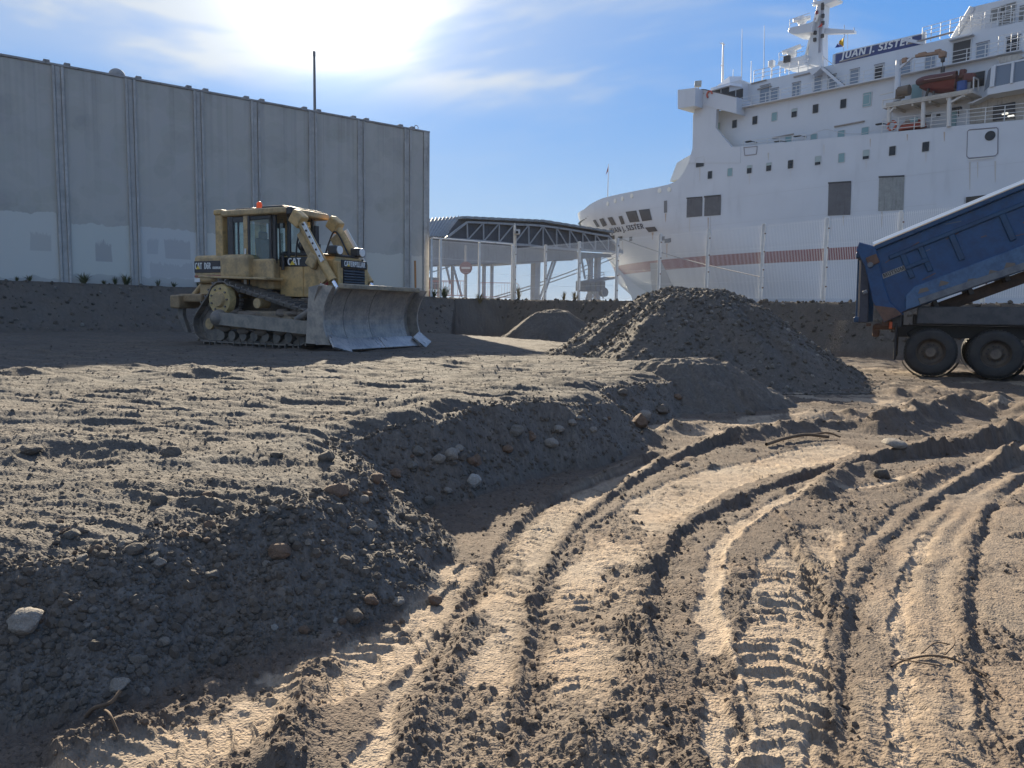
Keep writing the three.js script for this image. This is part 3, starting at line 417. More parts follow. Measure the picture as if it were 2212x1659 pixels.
// ================================================================ BEHIND THE FENCE: covered walkway, barriers, sign
const canF = new Frame(-5.5, -62, TN, 2.0);
const CP = (cx, cy, off = 0) => canF.at((1600 + cx / 2.011) / 1.8228, (800 + cy / 2.011) / 1.8228, off);   // from an enlargement of that corner of the photograph
{
  const w = thing('covered_walkway', 'grey steel-truss passenger walkway on columns, left of the ship bow', 'walkway'); canF.place(w);
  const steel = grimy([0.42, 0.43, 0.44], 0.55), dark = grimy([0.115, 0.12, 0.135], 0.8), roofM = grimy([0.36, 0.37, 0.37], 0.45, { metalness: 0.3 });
  const top = [[480, 150], [610, 155], [735, 160], [852, 168], [968, 172], [1082, 180], [1190, 195], [1293, 210], [1397, 228], [1497, 246], [1600, 262]].map((p) => CP(...p)), bot = [[310, 280], [485, 292], [612, 302], [733, 312], [850, 326], [970, 332], [1082, 350], [1190, 356], [1293, 366], [1397, 372], [1497, 378], [1600, 384], [1712, 392]].map((p) => CP(...p));
  const z = 0.0, D = 6;
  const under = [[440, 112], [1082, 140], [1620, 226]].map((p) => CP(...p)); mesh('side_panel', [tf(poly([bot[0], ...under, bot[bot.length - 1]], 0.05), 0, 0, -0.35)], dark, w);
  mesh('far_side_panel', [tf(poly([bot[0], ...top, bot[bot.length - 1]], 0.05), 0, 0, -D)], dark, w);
  const m = (a, b, r = 0.10) => bar([a[0], a[1], z], [b[0], b[1], z], r, r);
  for (let i = 0; i + 1 < top.length; i++) mesh('top_chord', [m(top[i], top[i + 1], 0.17)], steel, w);
  for (let i = 0; i + 1 < bot.length; i++) mesh('bottom_chord', [m(bot[i], bot[i + 1], 0.19)], steel, w);
  mesh('end_diagonal', [m(bot[0], top[0], 0.17)], steel, w); mesh('end_diagonal', [m(top[10], bot[12], 0.17)], steel, w);
  for (let i = 0; i < 11; i++) mesh('web_post', [m(top[i], bot[i + 1])], steel, w);
  for (let i = 0; i < 10; i++) mesh('web_diagonal', [i < 5 ? m(bot[i + 1], top[i + 1]) : m(top[i], bot[i + 2])], steel, w);
  const ridge = [[430, 104], [1082, 134], [1625, 222]].map((p) => CP(...p)), eaveL = [[140, 134], [300, 268], [140, 262]].map((p) => CP(...p));
  for (let i = 0; i < 2; i++) { const a = ridge[i], b = ridge[i + 1], n = i ? 18 : 22; for (let k = 0; k < n; k++) { const p = [lerp(a[0], b[0], k / n), lerp(a[1], b[1], k / n)], q = [lerp(a[0], b[0], (k + 1) / n), lerp(a[1], b[1], (k + 1) / n)]; mesh('roof_sheet', [tf(poly([p, q, [q[0], q[1] - 0.2], [p[0], p[1] - 0.2]], 1.0 + 0.03 * (k % 2)), 0, 0.02 * (k % 2), -0.75)], roofM, w); } }
  { // the hipped corrugated end on the left: ribbed slope from the ridge's end down to the eave
    const a = ridge[0], n = 16, g = []; for (let k = 0; k < n; k++) { const f0 = k / n, f1 = (k + 1) / n, tl = CP(-40, 140, -3), tr = CP(442, 104, -3), bl = CP(-40, 262, 0.6), br = CP(308, 268, 0.6), xl = lerp(tl[0], tr[0], f0), xr = lerp(tl[0], tr[0], f1), yt = lerp(tl[1], tr[1], f0), yb = lerp(bl[1], br[1], f0), xb0 = lerp(bl[0], br[0], f0), xb1 = lerp(bl[0], br[0], f1); const gg = new THREE.BufferGeometry(); const q = [[xl, yt, -3], [xb0, yb, 0.6], [xb1, yb, 0.6], [xl, yt, -3], [xb1, yb, 0.6], [xr, yt, -3]]; gg.setAttribute('position', new THREE.Float32BufferAttribute(q.flat(), 3)); gg.computeVertexNormals(); mesh('roof_sheet', [gg, bar([xl, yt + 0.04, -3], [xb0, yb + 0.04, 0.6], 0.12, 0.08)], roofM, w); }
  }
  const low = [[-60, 300], [310, 300], [1082, 366], [1640, 400], [1650, 424], [1300, 442], [1000, 478], [150, 486], [-60, 486]].map((p) => CP(...p));
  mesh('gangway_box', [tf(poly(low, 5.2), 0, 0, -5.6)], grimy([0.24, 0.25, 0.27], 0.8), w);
  for (const [cx, cy, r] of [[322, 480, 0.24], [428, 480, 0.2], [680, 480, 0.22], [744, 480, 0.22], [1092, 440, 0.62], [1530, 420, 0.35], [1585, 420, 0.45]]) { const p = CP(cx, cy); mesh('column', [box(r, p[1] + 0.3, r, p[0], (p[1] + 0.1) / 2 - 0.1, -1.2)], steel, w); }
  for (const [a, b] of [[[1215, 455], [1110, 770]], [[1195, 455], [1085, 770]], [[345, 490], [380, 640]], [[400, 490], [470, 740]], [[215, 500], [150, 700]], [[1420, 430], [1450, 600]], [[1460, 430], [1505, 590]], [[1470, 720], [1450, 790]], [[1500, 700], [1560, 760]]]) { const p = CP(...a), q = CP(...b); mesh('brace', [rod([p[0], p[1], -0.6], [q[0], q[1], -0.6], 0.10)], steel, w); }
  mesh('pipe', [rod([...CP(150, 498), 0.4], [...CP(1300, 450), 0.4], 0.05), rod([...CP(150, 560), 0.2], [...CP(330, 505), 0.2], 0.04)], dark, w);
}
{ // walkway machinery: a dark cab hung on the columns
  const m = thing('ramp_machinery', 'dark machinery cage with railing hung under the walkway end', 'machinery'); canF.place(m); const dk = grimy([0.12, 0.13, 0.15], 0.7), st = grimy([0.4, 0.4, 0.42], 0.5), P = (x, y, z = 0.9) => [...CP(x, y, 0.9), z];
  for (let i = 0; i < 4; i++) { const a = CP(1420 + i * 42, 690, 0.9), b = CP(1452 + i * 42, 610, 0.9); mesh('cabinet', [rbox(b[0] - a[0], b[1] - a[1], 1.4, (a[0] + b[0]) / 2, (a[1] + b[1]) / 2 - (i === 0 ? 0.05 : 0.1), 0.2, 0.05)], dk, m); }
  mesh('platform', [bar(P(1402, 628), P(1620, 590), 0.22, 1.6)], dk, m); mesh('drum', [tf(new THREE.CylinderGeometry(0.42, 0.42, 0.5, 18), ...P(1590, 705, 0.4), Math.PI / 2)], dk, m);
  mesh('railing', [rod(P(1425, 572), P(1570, 545), 0.03), rod(P(1430, 590), P(1570, 565), 0.03), ...[0, 1, 2, 3].map((i) => rod(P(1430 + i * 45, 612 - i * 8), P(1428 + i * 45, 572 - i * 8), 0.03))], st, m);
  mesh('leg', [rod(P(1500, 700), P(1455, 775), 0.06), rod(P(1508, 700), P(1510, 770), 0.06), rod(P(1545, 690), P(1560, 755), 0.06)], st, m);
}
function barrier(label, X, d, turn) {
  const b = thing('crowd_barrier', label, 'barrier', [X, quayTop(X) + 0.02, -d], turn, 'crowd barriers behind the fence'), m = M([0.40, 0.10, 0.06], 0.5), W = 2.5, H = 1.1, r = 0.2;
  const pts = []; for (const [cx, cy, a0] of [[W / 2 - r, H - r, 0], [-W / 2 + r, H - r, 1], [-W / 2 + r, 0.22 + r, 2], [W / 2 - r, 0.22 + r, 3]]) for (let k = 0; k <= 4; k++) { const a = (a0 + k / 4) * Math.PI / 2; pts.push(V(cx + r * Math.cos(a), cy + r * Math.sin(a), 0)); }
  mesh('frame', [new THREE.TubeGeometry(new THREE.CatmullRomCurve3(pts, true, 'catmullrom', 0.1), 70, 0.022, 6, true)], m, b);
  mesh('bars', Array.from({ length: 13 }, (_, i) => rod([-1.05 + i * 0.175, 0.22, 0], [-1.05 + i * 0.175, H, 0], 0.009, 0.009, 5)), m, b, { kind: 'stuff' });
  for (const s of [-1, 1]) mesh('foot', [rod([s * 0.8, 0.25, 0], [s * 0.8, 0.02, 0], 0.02), rod([s * 0.8, 0.02, -0.3], [s * 0.8, 0.02, 0.3], 0.02)], m, b);
}
barrier('red crowd barrier standing alone right of the camera pole behind the fence', -0.9, 47.5, 0.05);
barrier('red crowd barrier behind the no-entry sign post', -4.1, 46.5, -0.15);
barrier('red crowd barrier nearest the hall, in front of the dark trailer', -5.2, 48.5, 0.1);
{
  const s = thing('no_entry_sign', 'round red no-entry sign on a thick grey post behind the short fence', 'road sign', [-2.86, 2.15, -45.6]);
  mesh('post', [rod([0, 0, 0], [0, 3.3, 0], 0.09, 0.09, 12)], grimy([0.35, 0.36, 0.38], 0.5), s); const d = mesh('disc', [tf(new THREE.CylinderGeometry(0.38, 0.38, 0.02, 28), 0, 1.95, 0.12, Math.PI / 2)], M([0.14, 0.025, 0.025], 0.4), s); mesh('bar', [box(0.52, 0.12, 0.012, 0, 1.95, 0.138)], M([0.5, 0.5, 0.5], 0.4), d);
}
{
  const t = thing('trailer', 'low dark flatbed trailer with boxes parked beyond the short fence', 'trailer', [-6.6, 2.15, -50.5], 0.1), dk = grimy([0.09, 0.095, 0.11], 0.7);
  mesh('bed', [rbox(3.4, 0.28, 1.6, 0, 0.95, 0, 0.04)], dk, t); mesh('side_board', [rbox(3.4, 0.5, 0.06, 0, 1.3, 0.8, 0.02)], dk, t); for (const x of [-1.1, 0.9]) mesh('wheel', [tf(new THREE.CylinderGeometry(0.36, 0.36, 0.25, 20), x, 0.36, 0.75, Math.PI / 2)], M([0.03, 0.03, 0.03], 0.8), t); mesh('box', [rbox(0.8, 0.6, 0.8, -1.0, 1.5, -0.1, 0.03)], grimy([0.3, 0.31, 0.33], 0.6), t); mesh('box', [rbox(0.35, 0.35, 0.6, 0.3, 1.35, 0.84, 0.03)], grimy([0.5, 0.5, 0.5], 0.6), t);
}
// ================================================================ THE SHIP
const shipF = new Frame(34.2, -78, -50.5 * Math.PI / 180, 0);    // x aft along the side, z out of the port side
const S = (X, Y, z = 0) => shipF.at(X, Y, z);
const shipMap = tex(512, 512, (u, v) => { const g = 0.975 + 0.05 * nz1(u, v) - 0.05 * sst(0.1, 0.6, nzs(u, v)); return [g, g * 0.997, g * 0.99]; }, true, 0.045, 0.06);
const shipWhite = M([0.61, 0.645, 0.70], 0.42, { map: shipMap }), shipDirty = M([0.64, 0.63, 0.61], 0.5, { map: shipMap }), winM = new THREE.MeshPhysicalMaterial({ roughness: 0.18, specularIntensity: 0.45 }); winM.color.setRGB(0.02, 0.026, 0.034);
const blindM = M([0.34, 0.42, 0.42], 0.6), tealM = M([0.20, 0.34, 0.36], 0.4), rimM = M([0.5, 0.51, 0.52], 0.5), railM = M([0.66, 0.66, 0.65], 0.5), darkM = M([0.03, 0.033, 0.04], 0.6), greyVent = grimy([0.14, 0.15, 0.175], 0.7), rustyM = grimy([0.34, 0.22, 0.16], 0.85);
const ship = thing('ferry', 'large white passenger ferry with a red stripe moored behind the fence', 'ship'); shipF.place(ship);
const BX = -50.5, HB = 13;                                         // bow tip, half breadth
const stemX = (y) => y < 6 ? lerp(-31.5, -43.0, clamp((y + 1) / 7)) : lerp(-43.0, BX, sst(5, 17.5, y) * 0.85 + 0.15 * clamp((y - 6) / 13));
const startX = (y) => lerp(-1, -16, sst(1, 17, y));
function hullZ(x, y) { const t = clamp((startX(y) - x) / (startX(y) - stemX(y))), p = lerp(1.55, 2.7, sst(3, 16, y)), q = lerp(1.0, 0.55, sst(2, 17, y)); return -HB * (1 - Math.pow(1 - Math.pow(t, p), q)); }
function topY(x) {                    // upper edge of the hull plating, from the photograph
  const P = topY.p ??= [[1262, 452], [1275, 441], [1300, 428.5], [1340, 419], [1380, 411], [1420, 404], [1446, 398], [1462, 391], [1476, 378], [1487, 350]].map(([X, Y], i) => { let z = 0, q; for (let k = 0; k < 12; k++) { q = S(X, Y, z); z = hullZ(Math.max(q[0], BX + 0.3), q[1]) * 0.6 + z * 0.4; } return q; });
  if (x <= P[0][0]) return P[0][1]; for (let i = 0; i + 1 < P.length; i++) if (x < P[i + 1][0]) return lerp(P[i][1], P[i + 1][1], clamp((x - P[i][0]) / (P[i + 1][0] - P[i][0]))); return P[P.length - 1][1];
}
const X0 = S(1487, 350)[0], [xd1, yd1] = S(1592, 317), [xd2, yd2] = S(2212, 258), deckA = (x) => lerp(yd1, yd2, (x - xd1) / (xd2 - xd1));
{ // hull: a lofted sheet each side of the centre line, forward part; flat side aft
  const nx = 110, ny = 46, build = (side) => {
    const pos = [], idx = [];
    for (let i = 0; i <= nx; i++) for (let j = 0; j <= ny; j++) { const f = i / nx, v = j / ny; const xa = lerp(stemX(18), 42, Math.pow(f, 1.35)); const yt = xa < X0 ? topY(xa) : deckA(Math.max(xa, xd1)); const y = lerp(-1.2, yt, v), x = Math.max(xa, lerp(stemX(y), xa, f)), zz = hullZ(x, y); pos.push(x, y, side > 0 ? zz : -2 * HB - zz); }
    for (let i = 0; i < nx; i++) for (let j = 0; j < ny; j++) { const a = i * (ny + 1) + j, b = a + ny + 1; side > 0 ? idx.push(a, b, a + 1, a + 1, b, b + 1) : idx.push(a, a + 1, b, a + 1, b + 1, b); }
    const g = new THREE.BufferGeometry(); g.setAttribute('position', new THREE.Float32BufferAttribute(pos, 3)); g.setIndex(idx); g.computeVertexNormals(); return g;
  };
  mesh('hull', [build(1), build(-1)], shipWhite, ship);
  const yl = deckA(42), dk = []; for (let k = 0; k < 30; k++) { const x0 = lerp(X0, 42, k / 30), x1 = lerp(X0, 42, (k + 1) / 30), z0 = hullZ(x0, 14) - 0.05; dk.push(box(x1 - x0, 0.1, 2 * HB + 2 * z0, (x0 + x1) / 2, deckA(Math.max(x0, xd1)) - 1.1, -HB)); }
  mesh('deck', dk, grimy([0.2, 0.22, 0.2], 0.8), ship); const fd = []; for (let k = 0; k < 30; k++) { const x0 = lerp(BX + 2, X0, k / 30), z0 = hullZ(x0, 16) - 0.3; if (HB + z0 > 0.3) fd.push(box((X0 - BX) / 30 + 0.02, 0.1, 2 * (HB + z0), x0, topY(x0) - 1.4, -HB)); } mesh('foredeck', fd, grimy([0.2, 0.22, 0.2], 0.8), ship);
}
// something laid on the hull: pixel -> point on the curved side
function onHull(X, Y) { let z = 0, q; for (let k = 0; k < 40; k++) { q = S(X, Y, z); z = lerp(z, hullZ(Math.max(q[0], stemX(q[1]) + 0.05), q[1]), 0.5); } return [q[0], q[1], z]; }
function hullNormal(x, y) { const e = 0.05, dx = (hullZ(x + e, y) - hullZ(x - e, y)) / (2 * e), dy = (hullZ(x, y + e) - hullZ(x, y - e)) / (2 * e); return V(-dx, -dy, 1).normalize(); }
function wrap(g, lift = 0.03) { const p = g.attributes.position; for (let i = 0; i < p.count; i++) { const x = p.getX(i), y = p.getY(i), z = hullZ(x, y), n = hullNormal(x, y), l = lift + p.getZ(i); p.setXYZ(i, x + n.x * l, y + n.y * l, z + n.z * l); } g.computeVertexNormals(); return g; }
function patch(P, d = 0.02, n = 5) {  // four pixel corners (tl, tr, br, bl) on the hull: a thin plate that follows it
  const c = P.map(([X, Y]) => onHull(X, Y)), pos = [], idx = [];
  for (let j = 0; j <= n; j++) for (let i = 0; i <= n; i++) { let u = i / n, v = j / n; const x = lerp(lerp(c[0][0], c[1][0], u), lerp(c[3][0], c[2][0], u), v), y = lerp(lerp(c[0][1], c[1][1], u), lerp(c[3][1], c[2][1], u), v), q = hullNormal(x, y); pos.push(x + q.x * d, y + q.y * d, hullZ(x, y) + q.z * d); }
  for (let j = 0; j < n; j++) for (let i = 0; i < n; i++) { const a = j * (n + 1) + i, b = a + n + 1; idx.push(a, b, a + 1, a + 1, b, b + 1); }
  const g = new THREE.BufferGeometry(); g.setAttribute('position', new THREE.Float32BufferAttribute(pos, 3)); g.setIndex(idx); g.computeVertexNormals(); return g;
}
const rect = (x0, y0, x1, y1, sl = 0) => [[x0, y0], [x1, y0 + sl], [x1, y1 + sl], [x0, y1]];
{ // red band along the hull
  const pos = [], idx = [], ya = onHull(1763, 537.5)[1], yb = onHull(1763, 563.5)[1], n = 120; for (let i = 0; i <= n; i++) { const x = lerp(stemX(yb) + 0.4, 42, (i / n) ** 1.2); for (let j = 0; j <= 3; j++) { const y = lerp(yb, ya, j / 3), xx = Math.max(x, stemX(y) + 0.3), q = hullNormal(xx, y); pos.push(xx + q.x * 0.03, y + q.y * 0.03, hullZ(xx, y) + q.z * 0.03); } }
  for (let i = 0; i < n; i++) for (let j = 0; j < 3; j++) { const a = i * 4 + j, b = a + 4; idx.push(a, b, a + 1, a + 1, b, b + 1); }
  const g = new THREE.BufferGeometry(); g.setAttribute('position', new THREE.Float32BufferAttribute(pos, 3)); g.setIndex(idx); g.computeVertexNormals(); mesh('stripe', [g], M([0.20, 0.018, 0.02], 0.5), ship);
}
function cabinWindow(X, Y, z, w, h, kind, label) {   // pixel of the middle; size in metres; z of the wall
  const [x, y] = S(X, Y, z), f = mesh('window', [tf(ring(w, h, 0.12, 0.05, 0.05), x, y, z)], rimM, ship); mesh('glass', [tf(slab(w - 0.08, h - 0.08, 0.1, 0.02), x, y, z + 0.005)], kind === 'teal' ? tealM : winM, f);
  if (kind === 'half' || kind === 'most') { const k = kind === 'half' ? 0.32 : 0.66; mesh('blind', [box(w - 0.12, (h - 0.12) * k, 0.01, x, y + (h - 0.12) * (1 - k) / 2, z + 0.034)], blindM, f); }
}
[[1534, 378, ''], [1577, 372, 'teal'], [1619, 366, 'half'], [1661, 360.5, 'half'], [1708, 355, ''], [1767, 347, 'most'], [1818, 341, 'teal'], [1871, 334, 'most'], [1928, 326, ''], [2000, 317, '']].forEach(([X, Y, k]) => cabinWindow(X, Y, 0, 0.72, 0.98, k));
cabinWindow(1512.5, 350.5, 0, 1.25, 1.2, '');
const ZU = -1.6, ZT = -3.4;            // walls of the upper decks stand back from the side
[[1550, 274, 'teal'], [1587, 268, ''], [1631, 260, ''], [1673, 252, 'teal'], [1716, 244, 'half'], [1762, 235, ''], [1822, 224, ''], [1872, 215, 'teal']].forEach(([X, Y, k]) => cabinWindow(X, Y, ZU, 0.74, 1.0, k));
[[1703, 302], [1758, 300], [1817, 293], [1869, 286]].forEach(([X, Y]) => cabinWindow(X, Y, ZU, 0.8, 1.1, 'teal'));
{ // big louvres, doors and marks on the hull
  const louv = (P, n, m) => { const f = mesh('louvre', [patch(P, 0.03, 6)], m, ship); for (let k = 0; k < n; k++) { const v = (k + 0.5) / n, e = 0.34 / n, L = (i, t) => [lerp(P[i][0], P[3 - i][0], t), lerp(P[i][1], P[3 - i][1], t)]; mesh('slat', [patch([L(0, v - e), L(1, v - e), L(1, v + e), L(0, v + e)], 0.07, 3)], m, f); } };
  louv([[1790.5, 397], [1839, 394], [1837, 464], [1788.5, 466]], 16, greyVent); louv([[1899.5, 384], [1954, 381.5], [1951.5, 453], [1897.5, 456]], 16, grimy([0.33, 0.36, 0.37], 0.6)); louv([[1484.5, 430], [1518, 427.5], [1517, 467], [1483.5, 470]], 13, greyVent); louv([[1522.5, 426.5], [1558, 423.5], [1557, 464.5], [1521.5, 467]], 13, greyVent);
  mesh('vent_hood', [patch([[1484, 427], [1518.5, 424.5], [1518.5, 427.5], [1484, 430]], 0.12), patch([[1522, 423.5], [1558.5, 420.5], [1558.5, 424], [1522, 427]], 0.12), patch([[1790, 394], [1840, 391], [1840, 394.5], [1790, 397.5]], 0.12), patch([[1899, 381], [1955, 378.5], [1955, 382], [1899, 384.5]], 0.12)], darkM, ship);
  mesh('side_door_opening', [patch([[2087, 426], [2146, 419], [2146, 468], [2086, 474]], 0.04, 4)], M([0.035, 0.037, 0.035], 0.7), ship);
  mesh('sliding_door', [patch([[2024, 429], [2084, 424], [2084, 505], [2022, 510]], 0.16, 4)], shipWhite, ship);
  const seam = (c, m = M([0.22, 0.22, 0.25], 0.6)) => { for (let i = 0; i < c.length; i++) { const a = onHull(...c[i]), b = onHull(...c[(i + 1) % c.length]); a[2] += 0.03; b[2] += 0.03; mesh('hatch_seam', [rod(a, b, 0.045, 0.045, 5)], m, hatch); } };
  const hatch = mesh('shell_hatch', [patch([[2091, 283], [2155, 277], [2155, 336], [2089, 341]], 0.05, 3)], shipWhite, ship); seam([[2094, 280.5], [2153, 275.5], [2156, 279], [2155.5, 331], [2150, 336.5], [2094, 342], [2089, 338], [2090.5, 284]]);
  const [hx, hy] = S(2139.5, 293.5, 0); mesh('porthole', [tf(new THREE.CylinderGeometry(0.42, 0.42, 0.1, 24), hx, hy, 0.06, Math.PI / 2)], winM, hatch); mesh('hatch_sill', [patch([[2093, 345], [2149, 339.5], [2149, 342], [2093, 347.5]], 0.2, 2)], shipDirty, ship);
  mesh('oval_port', [patch([[1434.5, 434], [1441.5, 433], [1441.5, 459], [1434.5, 460]], 0.03, 3)], M([0.16, 0.165, 0.18], 0.5), ship);
  for (const P of [[[1281, 476], [1286.5, 474], [1296, 489], [1290.5, 491]], [[1295, 473], [1303.5, 471], [1312, 486], [1303, 490]], [[1312.5, 470], [1323, 468.5], [1332, 485.5], [1322, 486.5]], [[1336.5, 467.5], [1344, 466], [1350.5, 483], [1343, 485]], [[1352, 457.5], [1375, 454.5], [1382, 478.5], [1361, 480.5]], [[1380, 453.5], [1403.5, 451], [1409, 475], [1388, 478]], [[1393.5, 491.5], [1415, 489.5], [1421.5, 499], [1402, 501.5]]]) { mesh('mooring_window', [patch(P, 0.05, 6)], M([0.05, 0.055, 0.07], 0.3), ship); }
  { const g = text('JUAN J. SISTER', 1, 0.001), a = onHull(1322, 507), b = onHull(1394, 496.5), p = g.attributes.position; g.computeBoundingBox(); const W = g.boundingBox.max.x, hgt = 0.66; for (let i = 0; i < p.count; i++) { const u = p.getX(i) / W, v = p.getY(i); p.setX(i, lerp(a[0], b[0], u) - v * hgt * 0.34); p.setY(i, lerp(a[1], b[1], u) + v * hgt); } mesh('bow_name', [wrap(g, 0.05)], M([0.03, 0.035, 0.06], 0.5), ship); }
  for (const [X, Y] of [[1446, 409], [1425, 411.5], [1365, 423], [1345, 429], [1329, 434], [1313, 440]]) { const q = onHull(X, Y), n = hullNormal(q[0], q[1]), g = new THREE.CylinderGeometry(0.3, 0.3, 0.06, 18).rotateX(Math.PI / 2); g.applyQuaternion(new THREE.Quaternion().setFromUnitVectors(V(0, 0, 1), n)); mesh('fairlead', [g.translate(q[0] + n.x * 0.03, q[1] + n.y * 0.03, q[2] + n.z * 0.03)], M([0.8, 0.78, 0.7], 0.5), ship); }
  for (const [X, Y, w] of [[1323, 513, 5], [1340, 515, 5], [1363, 516, 3], [1432, 515, 4], [1441, 520, 5], [1447, 519, 3]]) mesh('hawse_opening', [patch([[X - w, Y - 4], [X + w, Y - 5], [X + w, Y + 4], [X - w, Y + 5]], 0.05, 2)], darkM, ship);
  mesh('anchor_recess', [patch([[1405, 568], [1430, 566], [1470, 650], [1415, 660]], 0.05, 6)], M([0.33, 0.34, 0.37], 0.6), ship);
  mesh('panel_seam', [wrap(tf(new THREE.BoxGeometry(0.05, 12, 0.01, 1, 12, 1), onHull(1535, 500)[0], 7.5, 0), 0.02)], M([0.45, 0.45, 0.47], 0.6), ship);
}
{ // weld seams and run-off stains on the plating
  const r = rng(3), seamM = M([0.52, 0.54, 0.57], 0.5), stain = [M([0.52, 0.50, 0.47], 0.6), M([0.47, 0.38, 0.31], 0.7), M([0.56, 0.56, 0.56], 0.6)];
  for (const y of [9.3, 12.1, 15.0]) { const n = 40, pos = [], idx = []; for (let i = 0; i <= n; i++) for (const e of [0, 0.035]) { const x = lerp(-34, 38, i / n), q = hullNormal(x, y + e); pos.push(x + q.x * 0.012, y + e, hullZ(x, y + e) + 0.014); } for (let i = 0; i < n; i++) { const a = i * 2; idx.push(a, a + 2, a + 1, a + 1, a + 2, a + 3); } const g = new THREE.BufferGeometry(); g.setAttribute('position', new THREE.Float32BufferAttribute(pos, 3)); g.setIndex(idx); g.computeVertexNormals(); mesh('weld_seam', [g], seamM, ship); }
  for (const [X, Y, L, k] of [[2095, 350, 60, 0], [2112, 350, 34, 0], [2150, 348, 46, 0], [1490, 471, 40, 2], [1530, 470, 26, 1], [1795, 467, 40, 2], [1822, 466, 22, 0], [1905, 457, 34, 0], [1948, 455, 26, 2], [1512, 362, 30, 0], [1438, 461, 18, 1], [1372, 482, 12, 1], [1410, 502, 16, 1], [2000, 328, 22, 2], [1871, 346, 20, 2], [1708, 367, 18, 2], [1619, 377, 22, 2], [1345, 521, 24, 1], [1441, 526, 30, 1], [1660, 330, 16, 0], [1780, 312, 24, 2], [1880, 300, 18, 1], [2040, 285, 20, 1], [1960, 290, 14, 1]]) { const w = 0.8 + r() * 1.6; mesh('run_stain', [patch([[X - w, Y], [X + w, Y], [X + w * 0.3, Y + L], [X - w * 0.3, Y + L]], 0.016 + 0.003 * r(), 4)], stain[k], ship); }
}
{ // sunlit inner face of the far bulwark, the step up to the bridge front, bow mast
  const b = S(1450, 396, -4), t = S(1480, 345, -5); mesh('breakwater', [tf(poly([S(1447, 392, -6), S(1487, 382, -6), S(1500, 330, -6), S(1478, 342, -6), S(1462, 352, -6)].map((p) => [p[0], p[1]]), 8), 0, 0, -14)], shipWhite, ship);
  const f = onHull(1302, 425); mesh('bow_staff', [rod([f[0], f[1] - 0.3, f[2] - 1], [f[0], f[1] + 4.6, f[2] - 1], 0.07, 0.04)], railM, ship);
}
// side plate with the bridge-wing pillar
{
  const P = (X, Y) => S(X, Y, 0), s = new THREE.Shape([[1487, 352], [1496, 322], [1500, 240], [1503, 232], [1493, 222], [1560, 226], [1548, 238], [1546, 276], [1562, 296], [1580, 317.5], [1600, 316.8], [1600, 352]].map(([X, Y]) => new THREE.Vector2(...P(X, Y))));
  mesh('wing_pillar', [tf(new THREE.ExtrudeGeometry(s, { depth: 0.5, bevelEnabled: false }), 0, 0, -0.46)], shipWhite, ship);
  const a = P(1482, 240), b = P(1593, 243), c = P(1482, 200), d = P(1525, 194), e = P(1592, 210);
  mesh('bridge_wing', [tf(poly([a, [d[0] - 0.2, a[1] + 0.15], S(1592, 246), e, d, c].map((p) => [p[0], p[1]]), 3.1), 0, 0, -3.0), tf(poly([a, [d[0] - 0.3, a[1] - 0.15], [d[0] - 0.3, d[1]], c].map((p) => [p[0], p[1]]), 1.5), 0, 0, 0.1)], shipWhite, ship);
  mesh('wing_rail', [rod([...c, 1.5], [...d, 0.2], 0.05), rod([...d, 0.12], [...e, 0.12], 0.05)], darkM, ship);
  const l = S(1510, 185, 0); mesh('search_light', [rbox(0.8, 0.75, 0.3, l[0], l[1] + 0.15, 0.2, 0.06, -0.3, 0.5, 0), rod([l[0], l[1] - 1, 0.1], [l[0], l[1], 0.1], 0.06), rod([l[0], l[1] - 0.9, 0.1], [l[0] + 0.9, l[1] - 1.1, 0.1], 0.05)], grimy([0.45, 0.44, 0.40], 0.5), ship);
  const lb = S(1533, 204, 0.15); mesh('wing_lifebuoy', [tf(new THREE.TorusGeometry(0.36, 0.1, 8, 18, 4.2), lb[0], lb[1], 0.2)], M([0.5, 0.10, 0.07], 0.6), ship);
}
